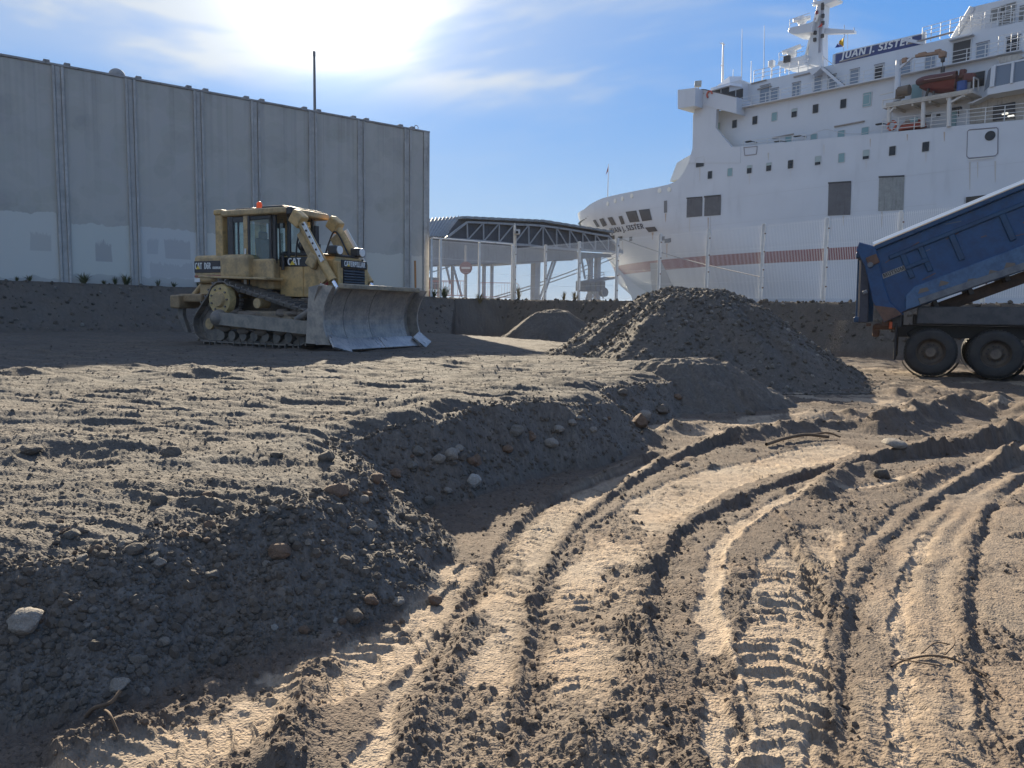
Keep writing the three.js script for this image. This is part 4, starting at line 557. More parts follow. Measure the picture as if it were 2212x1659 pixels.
// upper decks: wall sheets whose edges follow the photograph
const wallOf = (name, z, depth, px, m = shipWhite) => mesh(name, [tf(poly(px.map(([X, Y]) => S(X, Y, z)), depth), 0, 0, z - depth)], m, ship);
wallOf('lower_house', ZU, 22.8, [[1496, 322], [1497, 246], [1592, 235], [1824, 188], [2212, 108], [2330, 85], [2330, 300], [1600, 330]]);
wallOf('bridge_house', ZT, 19.2, [[1580, 245], [1580, 190], [1600, 186], [1628, 178], [1878, 122], [2212, 45], [2330, 18], [2330, 120], [1700, 240]]);
mesh('deck_edge', [bar([...S(1592, 237, ZU), ZU + 0.3], [...S(2212, 111, ZU), ZU + 0.3], 0.1, 0.7)], shipWhite, ship);
wallOf('wheelhouse', -1.9, 20, [[1535, 222], [1535, 190], [1600, 172], [1600, 222]], shipWhite);
{ // slanting brow over the wheelhouse windows
  const a = S(1537, 195, -1.5), b = S(1575, 165, -3.5), c = S(1603, 165, -3.3), d = S(1603, 188, -1.4), e = S(1577, 184, -1.4), f = S(1575, 163, -16), h = S(1537, 194, -22); const g = new THREE.BufferGeometry(), q = [[...a, -1.5], [...e, -1.4], [...b, -3.5], [...e, -1.4], [...c, -3.3], [...b, -3.5], [...e, -1.4], [...d, -1.4], [...c, -3.3], [...a, -1.5], [...b, -3.5], [f[0], b[1], -16], [...a, -1.5], [f[0], b[1], -16], [a[0], a[1], -20]];
  g.setAttribute('position', new THREE.Float32BufferAttribute(q.flat(), 3)); g.computeVertexNormals(); mesh('wheelhouse_brow', [g], shipWhite, ship);
  for (const [X, Y, w, h2] of [[1558, 203, 2.2, 1.15], [1590, 209, 1.9, 1.5]]) { const p = S(X, Y, -1.9), f2 = mesh('bridge_window', [tf(slab(w, h2, 0.08, 0.04), p[0], p[1], -1.88)], winM, ship); mesh('mullion', [box(0.08, h2, 0.03, p[0], p[1], -1.82)], rimM, f2); }
}
[[1652, 207, 1.15, 2.2], [1673, 206, 0.85, 1.35], [1720, 194, 0.85, 1.4], [1766, 183, 0.85, 1.4], [1797, 178, 0.85, 1.4], [1846, 166, 0.85, 1.4], [1899, 156, 0.85, 1.4], [1957, 144, 0.9, 1.3], [2010, 132, 0.9, 1.3], [2122, 112, 0.95, 1.5], [2188, 99, 1.0, 1.5]].forEach(([X, Y, w, h], i) => {
  const [x, y] = S(X, Y, ZT), f = mesh('deck_window', [tf(ring(w + 0.16, h + 0.16, 0.15, 0.08, 0.07), x, y, ZT)], rimM, ship); mesh('glass', [tf(slab(w, h, 0.1, 0.02), x, y, ZT + 0.01)], i === 10 ? winM : M([0.19, 0.23, 0.28], 0.15), f); mesh('eyebrow', [box(w + 0.2, 0.07, 0.12, x, y + h / 2 + 0.1, ZT + 0.05)], M([0.2, 0.2, 0.22], 0.6), f);
});
{ const [x, y] = S(2077, 119, ZT), f = mesh('deck_door', [tf(slab(1.5, 2.5, 0.05, 0.04), x, y, ZT)], darkM, ship); mesh('door_frame', [tf(ring(1.7, 2.7, 0.06, 0.1, 0.08), x, y, ZT)], rimM, f); mesh('canopy', [box(2.1, 0.1, 0.6, x, y + 1.5, ZT + 0.3)], rimM, f); }
for (const [X, Y, L, z] of [[1746, 159, 3.4, ZT], [1846, 126, 3.2, ZT], [2010, 83, 4.2, ZT], [1640, 177, 2.0, ZT], [1692, 294, 2.6, ZU], [1835, 268, 3.2, ZU], [1652, 190, 1.8, ZT]]) { const [x, y] = S(X, Y, z); mesh('light_strip', [rbox(L, 0.14, 0.16, x, y, z + 0.1, 0.04)], M([0.30, 0.27, 0.25], 0.6), ship); }
for (const [X, Y] of [[1617, 306], [1722, 294], [1900, 268], [1680, 305]]) { const [x, y] = S(X, Y, -0.9); mesh('deck_lamp', [rbox(0.7, 0.14, 0.4, x, y, -0.9, 0.05), rod([x + 0.3, y, -0.9], [x + 0.7, y - 0.1, -1.6], 0.04)], darkM, ship); }
mesh('gunwale_cable', [tube([S(1730, 295), S(1750, 292), S(1784, 280), S(1815, 287), S(1860, 289), S(1890, 282)].map((p) => [...p, 0.1]), 0.03, 40, 5)], M([0.5, 0.5, 0.52], 0.6), ship);
mesh('bulwark_gate', [(() => { const c = [[1607, 318.5], [1636, 316], [1634, 333], [1609, 336]].map(([X, Y]) => [...S(X, Y), 0.03]); return c.map((p, i) => rod(p, c[(i + 1) % 4], 0.05, 0.05, 5)); })()], M([0.3, 0.3, 0.34], 0.6), ship);
// railings
function railing(a, b, h, n, z, rows = 3) { const A = S(...a, z), B = S(...b, z), g = []; for (let i = 0; i <= n; i++) { const x = lerp(A[0], B[0], i / n), y = lerp(A[1], B[1], i / n); g.push(rod([x, y, z], [x, y + h, z], 0.04, 0.04, 5)); } for (let k = 1; k <= rows; k++) g.push(rod([A[0], A[1] + (h * k) / rows, z], [B[0], B[1] + (h * k) / rows, z], 0.032, 0.032, 5)); return mesh('railing', g, railM, ship); }
railing([1592, 236], [1905, 171], 1.15, 9, ZU + 0.55); railing([1905, 171], [2212, 108], 1.15, 8, ZU + 0.55); railing([1628, 178], [1745, 152], 1.3, 6, ZT - 0.2); railing([1991, 94], [2072, 73], 1.5, 4, ZT - 0.4, 4); railing([2072, 73], [2212, 42], 1.5, 5, ZT - 0.2, 4); railing([1905, 288], [2212, 258], 1.35, 8, 0, 4); railing([1606, 318], [1740, 305], 0.7, 5, -0.4, 2);
// name board on the roof
{
  const A = S(1804.5, 139, -4), B = S(1990, 98, -4), C = S(1990, 75.5, -4), D = S(1804.5, 117, -4), slope = (B[1] - A[1]) / (B[0] - A[0]), hgt = ((D[1] - A[1]) + (C[1] - B[1])) / 2;
  const nb = mesh('name_board', [tf(poly([A, B, [B[0], B[1] + hgt], [A[0], A[1] + hgt]], 0.15), 0, 0, -4.15)], M([0.012, 0.035, 0.16], 0.45), ship);
  const g = text('JUAN J. SISTER', hgt * 0.66, 0.05, (B[0] - A[0]) * 0.84, 0.16); g.applyMatrix4(new THREE.Matrix4().set(1, 0, 0, 0, slope, 1, 0, 0, 0, 0, 1, 0, 0, 0, 0, 1)); mesh('name_lettering', [g.translate(A[0] + (B[0] - A[0]) * 0.055, A[1] + slope * (B[0] - A[0]) * 0.055 + hgt * 0.17, -3.99)], M([0.72, 0.73, 0.74], 0.5), nb);
  const e = S(1992, 97, -4); mesh('board_frame', [box(0.3, hgt + 0.3, 0.3, B[0] + 0.2, B[1] + hgt / 2, -4.1), box(0.25, hgt + 0.1, 0.3, A[0] - 0.2, A[1] + hgt / 2, -4.1), bar([A[0], A[1] + hgt + 0.05, -4.1], [B[0], B[1] + hgt + 0.05, -4.1], 0.1, 0.3)], shipWhite, nb);
  const f = S(1975, 93, -3.4); mesh('board_flood_light', [bar([f[0] - 0.9, f[1] + 0.5, -3.0], [f[0] + 0.9, f[1] - 0.25, -3.4], 0.3, 0.1)], shipWhite, nb);
}
// mast with its platforms (pixels from an enlargement of that corner)
{
  const Z = -7, Q = (cx, cy) => S((3000 + cx / 4.148) / 1.8228, cy / 4.148 / 1.8228, Z), Pq = (cx, cy, dz = 0) => [...Q(cx, cy), Z + dz];
  const col = [[780, 1060], [1040, 1100], [1030, 600], [1062, 90], [950, 70], [905, 350], [835, 620]].map((p) => Q(...p));
  const mast = mesh('mast', [tf(poly(col, 1.1, 0.04), 0, 0, Z - 0.55)], shipWhite, ship);
  mesh('mast_pipe', [tube([Pq(975, 880, 0.66), Pq(990, 500, 0.66), Pq(1030, 100, 0.66)], 0.05, 12, 5), tube([Pq(1000, 880, 0.68), Pq(1015, 500, 0.68), Pq(1045, 100, 0.68)], 0.05, 12, 5)], M([0.35, 0.36, 0.42], 0.5), mast);
  mesh('mast_top', [tf(poly([[860, 80], [970, 45], [1270, 0], [1262, 25], [1080, 95], [940, 100]].map((p) => Q(...p)), 1.4, 0.03), 0, 0, Z - 0.7)], shipWhite, mast);
  mesh('crosstree', [tf(poly([[1040, 468], [1525, 505], [1525, 545], [1040, 560]].map((p) => Q(...p)), 0.5, 0.02), 0, 0, Z - 0.25)], shipWhite, mast); mesh('crosstree_aerial', [rod(Pq(1345, 620), Pq(1345, 405), 0.03, 0.03, 5), rod(Pq(1400, 800), Pq(1400, 560), 0.02, 0.02, 5), rod(Pq(1505, 505), Pq(1505, 450), 0.04, 0.04, 5)], darkM, mast);
  const plat = (p, name) => { mesh(name, [tf(poly(p.map((q) => Q(...q)), 2.6, 0.05), 0, 0, Z - 1.3)], shipWhite, mast); };
  plat([[530, 560], [545, 510], [880, 425], [930, 400], [900, 560], [830, 575], [680, 600], [580, 590]], 'radar_platform'); plat([[360, 1090], [375, 1050], [740, 965], [800, 940], [800, 1100], [590, 1150], [420, 1130]], 'radar_platform');
  const radar = (x0, y0, x1, y1, bx, by) => { const r = mesh('radar_scanner', [bar(Pq(x0, y0, 0.6), Pq(x1, y1, -0.5), 0.42, 0.34)], shipWhite, mast); mesh('radar_motor', [tf(new THREE.SphereGeometry(0.55, 14, 10), ...Pq(bx, by))], shipWhite, r); mesh('radar_stand', [rod(Pq(bx, by), Pq(bx - 5, by + 140), 0.32, 0.4, 10)], shipWhite, r); };
  radar(555, 360, 755, 270, 655, 340); radar(380, 885, 600, 740, 490, 885);
  mesh('mast_railing', [rod(Pq(548, 365, 1.2), Pq(545, 510, 1.2), 0.04), rod(Pq(548, 365, 1.2), Pq(880, 255, 1.2), 0.035), rod(Pq(548, 430, 1.2), Pq(880, 330, 1.2), 0.035), rod(Pq(370, 905, 1.2), Pq(372, 1050, 1.2), 0.04), rod(Pq(370, 905, 1.2), Pq(780, 790, 1.2), 0.035), rod(Pq(370, 975, 1.2), Pq(780, 870, 1.2), 0.035), rod(Pq(655, 820, 1.2), Pq(655, 960, 1.2), 0.035)], railM, mast);
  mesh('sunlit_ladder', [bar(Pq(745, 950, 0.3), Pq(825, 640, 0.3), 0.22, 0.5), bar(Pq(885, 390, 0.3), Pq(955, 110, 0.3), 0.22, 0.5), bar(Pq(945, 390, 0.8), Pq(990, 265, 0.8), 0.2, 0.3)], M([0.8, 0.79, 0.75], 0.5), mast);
  for (const [x, y] of [[920, 560], [916, 672], [1045, 105], [1043, 155], [1050, 285], [1048, 400], [1040, 610]]) mesh('mast_lamp', [rbox(0.3, 0.4, 0.3, ...Pq(x, y, 0.7), 0.05)], darkM, mast); for (const [x, y] of [[948, 228], [938, 350]]) mesh('mast_lamp', [rbox(0.25, 0.35, 0.3, ...Pq(x, y, 0.7), 0.05)], M([0.2, 0.02, 0.04], 0.4), mast);
  mesh('mast_beacon', [tf(new THREE.SphereGeometry(0.22, 10, 8), ...Pq(875, 20)), rod(Pq(873, 90), Pq(875, 20), 0.06), tf(new THREE.SphereGeometry(0.16, 10, 8), ...Pq(857, 88))], shipWhite, mast); mesh('equipment_box', [rbox(0.75, 0.7, 0.4, ...Pq(523, 1013, 1.5), 0.04)], darkM, mast);
  mesh('landing', [tf(poly([[750, 1140], [950, 1080], [985, 1100], [830, 1235]].map((p) => S((3000 + p[0] / 4.148) / 1.8228, p[1] / 4.148 / 1.8228, ZT + 1)), 2), 0, 0, ZT - 0.9)], shipWhite, ship);
  const st = (x, y, dz) => [...S((3000 + x / 4.148) / 1.8228, y / 4.148 / 1.8228, ZT + dz), ZT + dz]; const stair = mesh('stairway', [bar(st(960, 1090, 1), st(1340, 1420, 1), 0.28, 0.06), bar(st(960, 1090, 0.2), st(1340, 1420, 0.2), 0.28, 0.06)], shipWhite, ship);
  for (let i = 1; i < 12; i++) { const p = st(lerp(960, 1340, i / 12), lerp(1085, 1415, i / 12), 0.6); mesh('tread', [box(0.3, 0.05, 0.75, p[0], p[1] + 0.05, p[2])], M([0.12, 0.12, 0.13], 0.7), stair); } mesh('stair_rail', [rod(st(990, 925, 1), st(1200, 1080, 1), 0.04), rod(st(1000, 910, 1), st(1000, 1090, 1), 0.04), rod(st(850, 1240, 0.9), st(850, 1480, 0.9), 0.05)], railM, stair);
  // aerials along the bridge roof
  for (const [X, y0, y1, r] of [[1561, 178, 92, 0.16], [1583, 180, 150, 0.06], [1602, 176, 62, 0.05], [1622, 180, 132, 0.07], [1650, 168, 55, 0.05], [1667, 165, 140, 0.08], [1696, 158, 135, 0.07]]) mesh('aerial', [rod([...S(X, y0, -6), -6], [...S(X + 1, y1, -6), -6], r, r * 0.5, 6)], X === 1602 || X === 1650 ? M([0.2, 0.22, 0.26], 0.5) : railM, ship);
  const bx = S(1667, 138, -6); mesh('aerial_box', [rbox(0.7, 0.8, 0.6, bx[0], bx[1], -6, 0.15)], shipWhite, ship); mesh('aerial_arm', [rod([...S(1556, 93, -6), -6], [...S(1566, 97, -6), -6], 0.06), rod([...S(1557, 141, -6), -6], [...S(1562, 143, -6), -6], 0.06)], railM, ship);
}
// top right: the upper house with its sloping front, side gallery, boat platform
const G2 = (cx, cy) => [(3400 + cx / 3.318) / 1.8228, cy / 3.318 / 1.8228], SG = (cx, cy, z) => S(...G2(cx, cy), z), PG = (cx, cy, z) => [...SG(cx, cy, z), z];
{
  mesh('upper_house', [tf(poly([[1190, 505], [1425, 90], [1700, 25], [2300, -110], [2300, 420], [1190, 515]].map((p) => SG(...p, -5)), 15), 0, 0, -20)], shipWhite, ship);
  mesh('house_edge_pipe', [rod(PG(1185, 490, -4.9), PG(1425, 95, -4.9), 0.3, 0.3, 10), tube([PG(1185, 490, -4.9), PG(1180, 505, -4.9), PG(1178, 520, -4.9)], 0.3, 6, 8)], shipWhite, ship);
  for (const [x, y, w, h] of [[1760, 180, 1.2, 1.15], [1885, 180, 1.25, 1.75], [2090, 230, 0.7, 2.2]]) { const p = SG(x, y, -5), f = mesh('house_window', [tf(slab(w, h, 0.05, 0.04), p[0], p[1], -4.98)], M([0.17, 0.17, 0.16], 0.4), ship); mesh('window_frame', [tf(ring(w + 0.1, h + 0.1, 0.06, 0.06, 0.06), p[0], p[1], -4.98)], rimM, f); }
  railing(G2(1260, 400).map((v) => v), G2(2100, 330), 1.3, 6, -4.2, 3);
  // boat platform
  const plat = mesh('boat_platform', [tf(poly([[248, 1385], [1430, 1185], [1440, 1215], [260, 1420]].map((p) => SG(...p, 0.4)), 3.0), 0, 0, -2.4)], shipDirty, ship);
  mesh('platform_beam', [bar(PG(300, 1372, 0.55), PG(1430, 1180, 0.55), 0.3, 0.2), ...[0.1, 0.3, 0.5, 0.7, 0.9].map((t) => { const p = [lerp(300, 1430, t), lerp(1420, 1225, t)], a = PG(...p, 0.5), b = [a[0], a[1], -2.3]; return bar(a, b, 0.16, 0.3); })], grimy([0.5, 0.47, 0.42], 0.7), plat);
  for (const [x, y0, y1] of [[340, 1385, 1600], [785, 1310, 1660], [1125, 1250, 1655]]) mesh('platform_post', [rod(PG(x, y0, 0.3), PG(x - 10, y1, 0.1), 0.2, 0.2, 8)], shipDirty, plat);
  mesh('platform_brace', [rod(PG(1145, 1335, 0.3), PG(1420, 1185, 0.4), 0.12), rod(PG(345, 1470, 0.3), PG(420, 1375, 0.4), 0.12)], shipDirty, plat);
  mesh('platform_rail', [rod(PG(1440, 1010, 0.3), PG(1500, 1040, -1), 0.06), rod(PG(1500, 1040, -1), PG(1498, 1185, -1), 0.06), rod(PG(1440, 1010, 0.3), PG(1435, 1190, 0.3), 0.06), rod(PG(255, 1310, 0.4), PG(415, 1285, 0.4), 0.06), rod(PG(255, 1310, 0.4), PG(250, 1390, 0.4), 0.06), rod(PG(218, 1240, -0.6), PG(400, 1200, -0.6), 0.05)], shipDirty, plat);
  // davit crane
  const dv = mesh('davit', [rod(PG(440, 1320, 0), PG(455, 790, 0), 0.34, 0.22, 12)], shipWhite, ship);
  mesh('davit_arm', [bar(PG(475, 890, 0), PG(640, 745, 0), 0.2, 0.25), bar(PG(640, 745, 0), PG(690, 735, 0), 0.2, 0.3)], shipWhite, dv); mesh('davit_jib', [bar(PG(685, 735, 0), PG(1050, 680, 0), 0.24, 0.35), rbox(0.7, 0.3, 0.4, ...PG(770, 710, 0), 0.05), rbox(0.5, 0.3, 0.4, ...PG(975, 670, 0), 0.05), rbox(0.6, 0.5, 0.5, ...PG(1035, 715, 0), 0.08)], rustyM, dv); mesh('davit_winch', [tf(new THREE.CylinderGeometry(0.5, 0.5, 1.0, 16), ...PG(530, 1190, 0.3), 0, 0, Math.PI / 2), rbox(0.7, 0.9, 0.6, ...PG(480, 1225, 0.2), 0.08)], grimy([0.16, 0.13, 0.11], 0.8), dv); mesh('davit_pulley', [rbox(0.5, 0.5, 0.4, ...PG(540, 790, 0), 0.1)], rustyM, dv);
  mesh('hoist_wire', [rod(PG(1035, 720, 0.05), PG(1035, 950, 0.05), 0.03, 0.03, 5), rbox(0.3, 0.4, 0.3, ...PG(1037, 780, 0.05), 0.05), rbox(0.3, 0.6, 0.3, ...PG(1037, 915, 0.05), 0.05)], darkM, dv); mesh('spreader', [bar(PG(925, 985, 0.1), PG(1180, 942, 0.1), 0.2, 0.2), rod(PG(925, 985, 0.1), PG(860, 1015, 0.1), 0.06), rod(PG(1040, 965, 0.1), PG(960, 1040, 0.1), 0.05), rod(PG(1060, 965, 0.1), PG(1130, 1010, 0.1), 0.05)], shipDirty, dv);
  // glazed gallery on the right, overhanging
  mesh('side_gallery', [tf(poly([[1620, 1150], [2300, 1010], [2300, 1120], [1618, 1240]].map((p) => SG(...p, 0.2)), 3), 0, 0, -2.8), tf(poly([[1615, 1240], [1650, 1225], [1410, 1345], [1340, 1345]].map((p) => SG(...p, -0.3)), 1.5), 0, 0, -2), tf(poly([[1700, 850], [2300, 725], [2300, 748], [1700, 872]].map((p) => SG(...p, 0.2)), 3), 0, 0, -2.8)], shipWhite, ship);
  const gl = M([0.15, 0.19, 0.25], 0.12); for (const q of [[[1712, 865], [1945, 820], [1930, 1088], [1697, 1135]], [[1965, 815], [2300, 745], [2300, 1015], [1945, 1085]]]) mesh('gallery_window', [tf(poly(q.map((p) => SG(...p, 0.1)), 0.06), 0, 0, 0.1)], gl, ship); mesh('gallery_window', [tf(poly([[1630, 925], [1697, 850], [1640, 1135], [1575, 1195]].map((p) => SG(...p, 0.15)), 0.06), 0, 0, 0.12)], M([0.10, 0.12, 0.15], 0.2), ship);
  mesh('gallery_post', [bar(PG(1957, 815, 0.25), PG(1935, 1090, 0.25), 0.2, 0.2), bar(PG(1705, 858, 0.25), PG(1680, 1135, 0.25), 0.35, 0.2)], shipWhite, ship);
  mesh('sponson', [tf(poly([[1745, 755], [2020, 705], [2095, 745], [2000, 790], [1780, 825]].map((p) => SG(...p, -0.5)), 2), 0, 0, -2.5)], grimy([0.5, 0.47, 0.42], 0.7), ship); railing(G2(1755, 700), G2(2090, 640), 1.5, 4, -0.5, 3);
  mesh('recess_wall', [tf(poly([[1388, 1360], [1620, 1250], [2300, 1130], [2300, 1540], [1388, 1620]].map((p) => SG(...p, -1.52)), 0.04), 0, 0, -1.56)], grimy([0.46, 0.43, 0.39], 0.7), ship); mesh('dark_doorway', [tf(poly([[1695, 1385], [1985, 1330], [1980, 1545], [1690, 1580]].map((p) => SG(...p, -1.5)), 0.05), 0, 0, -1.5)], darkM, ship);
  for (const [x, y] of [[1850, 1484], [1925, 1517]]) { const L = mesh('deckhead_lamp', [rbox(0.5, 0.15, 0.2, ...PG(x, y, -1.38), 0.06)], M([0.9, 0.9, 0.85], 0.5, { emissive: new THREE.Color(1, 0.95, 0.8), emissiveIntensity: 0.5 }), ship); }
  for (const [x, y, w, h] of [[50, 1300, 0.85, 1.35], [203, 945, 0.8, 1.2], [1495, 1040, 1.15, 1.35], [700, 1190, 1.0, 1.35]]) { const p = SG(x, y, ZU), f = mesh('window', [tf(ring(w + 0.1, h + 0.1, 0.12, 0.06, 0.06), p[0], p[1], ZU)], rimM, ship); mesh('glass', [tf(slab(w, h, 0.1, 0.02), p[0], p[1], ZU + 0.02)], x === 1495 || x === 203 ? winM : tealM, f); }
  for (const [x, y, w, h] of [[1160, 1560, 0.75, 1.5], [845, 1505, 0.7, 0.35], [980, 1510, 0.35, 0.3]]) { const p = SG(x, y, ZU); mesh('wall_fitting', [tf(slab(w, h, 0.06, 0.06), p[0], p[1], ZU)], x === 1160 ? tealM : darkM, ship); }
  mesh('deck_shower', [rbox(0.9, 0.2, 0.4, ...PG(1212, 1417, -0.8), 0.06), rod(PG(1240, 1420, -0.8), PG(1243, 1520, -0.8), 0.04)], darkM, ship); mesh('capstan', [rod(PG(585, 1560, -0.6), PG(585, 1620, -0.6), 0.28, 0.4, 10)], M([0.25, 0.2, 0.18], 0.7), ship);
}
{ // things that hang on the ship or stand on her
  const at = (cx, cy, z) => { const p = SG(cx, cy, z); return shipF.world(p[0], p[1], z).toArray(); };
  const L = (() => { const a = SG(690, 1080, 0.1), b = SG(1300, 1020, 0.1); return b[0] - a[0]; })();
  const b = thing('rescue_boat', 'red inflatable rescue boat on the ferry side platform under the davit', 'boat', at(995, 1110, -0.7), shipF.a), tilt = (b.rotation.z = -0.13), red = M([0.17, 0.018, 0.022], 0.6), dk = M([0.085, 0.022, 0.03], 0.6);
  const hull = []; for (let k = 0; k < 2; k++) hull.push(tube([[-L / 2 + 0.1, 0.42, 0], [-L / 2 + 0.9, 0.4, k ? 0.75 : -0.75], [0, 0.45, k ? 0.95 : -0.95], [L / 2 - 0.3, 0.58, k ? 0.95 : -0.95]], 0.34, 30, 12)); mesh('buoyancy_tube', hull, dk, b);
  const hp = [], hi = [], n = 16; for (let i = 0; i <= n; i++) { const t = i / n, w = 0.95 * Math.pow(Math.min(1, t * 2.2), 0.7) + 0.03, yk = -0.85 + 0.75 * Math.pow(1 - t, 3); for (const s of [-1, -0.5, 0, 0.5, 1]) hp.push(-L / 2 + 0.2 + t * (L - 0.5), lerp(yk, 0.45, Math.abs(s) ** 1.4), s * w); } for (let i = 0; i < n; i++) for (let j = 0; j < 4; j++) { const a = i * 5 + j, c = a + 5; hi.push(a, a + 1, c, a + 1, c + 1, c); } const hg = new THREE.BufferGeometry(); hg.setAttribute('position', new THREE.Float32BufferAttribute(hp, 3)); hg.setIndex(hi); hg.computeVertexNormals(); mesh('hull', [hg], red, b);
  mesh('transom', [box(0.06, 1.2, 1.8, L / 2 - 0.35, 0.0, 0)], dk, b); mesh('outboard_motor', [rbox(0.5, 0.8, 0.5, L / 2 - 0.1, 0.75, 0.2, 0.1), rbox(1.0, 0.75, 0.6, L / 2 + 0.6, 0.35, 0.4, 0.2)], M([0.10, 0.02, 0.02], 0.6), b); mesh('cradle', [rod([-0.9, -1.1, 0.3], [-0.8, -0.3, 0.3], 0.12), rod([-0.2, -1.1, 0.3], [-0.3, -0.6, 0.3], 0.1), rod([1.8, -1.0, 0.3], [1.6, -0.5, 0.3], 0.12)], darkM, b); mesh('grab_line', [tube([[-L / 2 + 0.3, 0.42, 0.65], [-0.6, 0.3, 1.29], [0.8, 0.4, 1.3], [L / 2 - 0.5, 0.5, 1.3]], 0.03, 20, 5)], M([0.4, 0.3, 0.3], 0.7), b);
  tag(mesh('barrel', [rod([0, -0.5, 0], [0, 0.5, 0], 0.42, 0.42, 16), rod([0, 0.5, 0], [0, 0.56, 0], 0.45, 0.45, 16)], M([0.02, 0.07, 0.25], 0.5)), 'blue barrel beside the red rescue boat on its platform', 'barrel').position.set(...at(1285, 1150, -0.1));
  const ring_ = (x, y) => { const t = thing('lifebuoy', 'orange and white lifebuoy on the ferry rail below the boat platform', 'lifebuoy', at(x, y, -0.3), shipF.a); mesh('ring', [new THREE.TorusGeometry(0.4, 0.11, 8, 22)], M([0.55, 0.10, 0.05], 0.6), t); for (let k = 0; k < 4; k++) mesh('band', [tf(new THREE.TorusGeometry(0.4, 0.118, 8, 4, 0.35), 0, 0, 0, 0, 0, k * 1.571)], M([0.7, 0.7, 0.7], 0.6), t); }; ring_(370, 1640);
  const w = thing('raft_cover', 'red covered winch on the ferry deck right of the lifebuoy', 'covered winch', at(640, 1635, -0.9), shipF.a); mesh('cover', [tf(new THREE.SphereGeometry(1, 16, 10, 0, 6.3, 0, 1.6), 0, -0.4, 0).scale(1.3, 0.9, 0.6)], M([0.35, 0.06, 0.04], 0.7), w); mesh('window', [box(1.0, 0.4, 0.04, 0.2, 0.35, 0.5)], tealM, w);
  const sg = (pts, m, name, label) => { const g = new THREE.BufferGeometry(); g.setAttribute('position', new THREE.Float32BufferAttribute(pts.flat(), 3)); g.computeVertexNormals(); return mesh(name, [g], m); };
  const QZ = -6.9, Q = (cx, cy, dz) => { const p = S((3000 + cx / 4.148) / 1.8228, cy / 4.148 / 1.8228, QZ + dz); return shipF.world(p[0], p[1], QZ + dz).toArray(); };
  { const f = thing('signal_flag', 'yellow and blue signal flag flying below the mast crosstree', 'flag', [0, 0, 0]); const part = (name, rows, m) => { const pos = [], idx = []; rows.forEach(([x0, y0, x1, y1], j) => { for (let i = 0; i <= 6; i++) { const u = i / 6; pos.push(...Q(lerp(x0, x1, u), lerp(y0, y1, u), 0.25 * Math.sin(u * 5 + j))); } }); for (let j = 0; j + 1 < rows.length; j++) for (let i = 0; i < 6; i++) { const a = j * 7 + i, b2 = a + 7; idx.push(a, b2, a + 1, a + 1, b2, b2 + 1); } const g = new THREE.BufferGeometry(); g.setAttribute('position', new THREE.Float32BufferAttribute(pos, 3)); g.setIndex(idx); g.computeVertexNormals(); mesh(name, [g], m, f); };
    part('yellow_cloth', [[1332, 618, 1325, 622], [1334, 665, 1262, 672], [1335, 710, 1258, 705], [1333, 762, 1290, 735]], M([0.75, 0.50, 0.02], 0.8)); part('blue_cloth', [[1258, 700, 1240, 708], [1292, 735, 1215, 745], [1330, 764, 1193, 780]], M([0.02, 0.06, 0.28], 0.8)); mesh('halyard', [rod(Q(1338, 600, 0), Q(1330, 830, 0), 0.02, 0.02, 4)], darkM, f); }
  { const f = thing('pennant', 'small red flag wrapped on the mast beside the upper radar', 'flag', [0, 0, 0]); const g = new THREE.BufferGeometry(); g.setAttribute('position', new THREE.Float32BufferAttribute([Q(985, 370, 0.9), Q(905, 455, 0.9), Q(985, 430, 0.9)].flat(), 3)); g.computeVertexNormals(); mesh('cloth', [g], M([0.5, 0.06, 0.05], 0.8), f); }
  { const q = onHull(1302, 425), p0 = shipF.world(q[0], q[1] + 4.5, q[2] - 1), p1 = shipF.world(q[0], q[1] + 3.7, q[2] - 1), p2 = shipF.world(q[0] - 0.7, q[1] + 3.2, q[2] - 1.2); const f = thing('bow_pennant', 'small dark red flag on the staff at the ferry bow', 'flag', [0, 0, 0]); const g = new THREE.BufferGeometry(); g.setAttribute('position', new THREE.Float32BufferAttribute([p0, p1, p2].flatMap((p) => p.toArray()), 3)); g.computeVertexNormals(); mesh('cloth', [g], M([0.3, 0.04, 0.04], 0.8), f); }
}
{ // bow ramp: the curved white fin below the flare, and mooring lines
  const R = (X, Y, z) => [...S(X, Y, z), z], zf = -11, fin = [[1338, 545], [1356, 566], [1378, 583], [1392, 600], [1406, 630], [1412, 668], [1384, 668], [1376, 640], [1362, 610], [1340, 575], [1320, 552]].map(([X, Y]) => S(X, Y, zf));
  mesh('bow_ramp', [tf(poly(fin, 2.4, 0.1), 0, 0, zf - 1.2)], shipDirty, ship); mesh('bow_ramp_arm', [bar(R(1352, 548, zf), R(1392, 612, zf), 0.5, 0.5), bar(R(1390, 612, zf), R(1425, 655, zf), 0.5, 0.4)], shipDirty, ship);
  const line = (label, pts) => tag(mesh('mooring_line', [tube(pts, 0.05, 40, 6)], M([0.16, 0.15, 0.15], 0.9)), label, 'rope');
  const H = (X, Y) => { const q = onHull(X, Y); return shipF.world(q[0], q[1], q[2] + 0.1).toArray(); }, far = (X, Y, d) => { const r = ray(X, Y), k = d / -r.z; return [r.x * k, 1.55 + r.y * k, -d]; };
  const sag = (a, b, s) => [a, [lerp(a[0], b[0], 0.33), lerp(a[1], b[1], 0.33) - s, lerp(a[2], b[2], 0.33)], [lerp(a[0], b[0], 0.67), lerp(a[1], b[1], 0.67) - s, lerp(a[2], b[2], 0.67)], b];
  line('dark mooring line slanting down to the right from the bow hawse', sag(H(1343, 516), far(1650, 600, 66), 0.3)); line('upper of two mooring lines running left from under the walkway', sag(far(1345, 540, 84), far(1020, 655, 66), 0.3)); line('lower of two mooring lines running left from under the walkway', sag(far(1340, 552, 84), far(1010, 662, 66), 0.3));
}
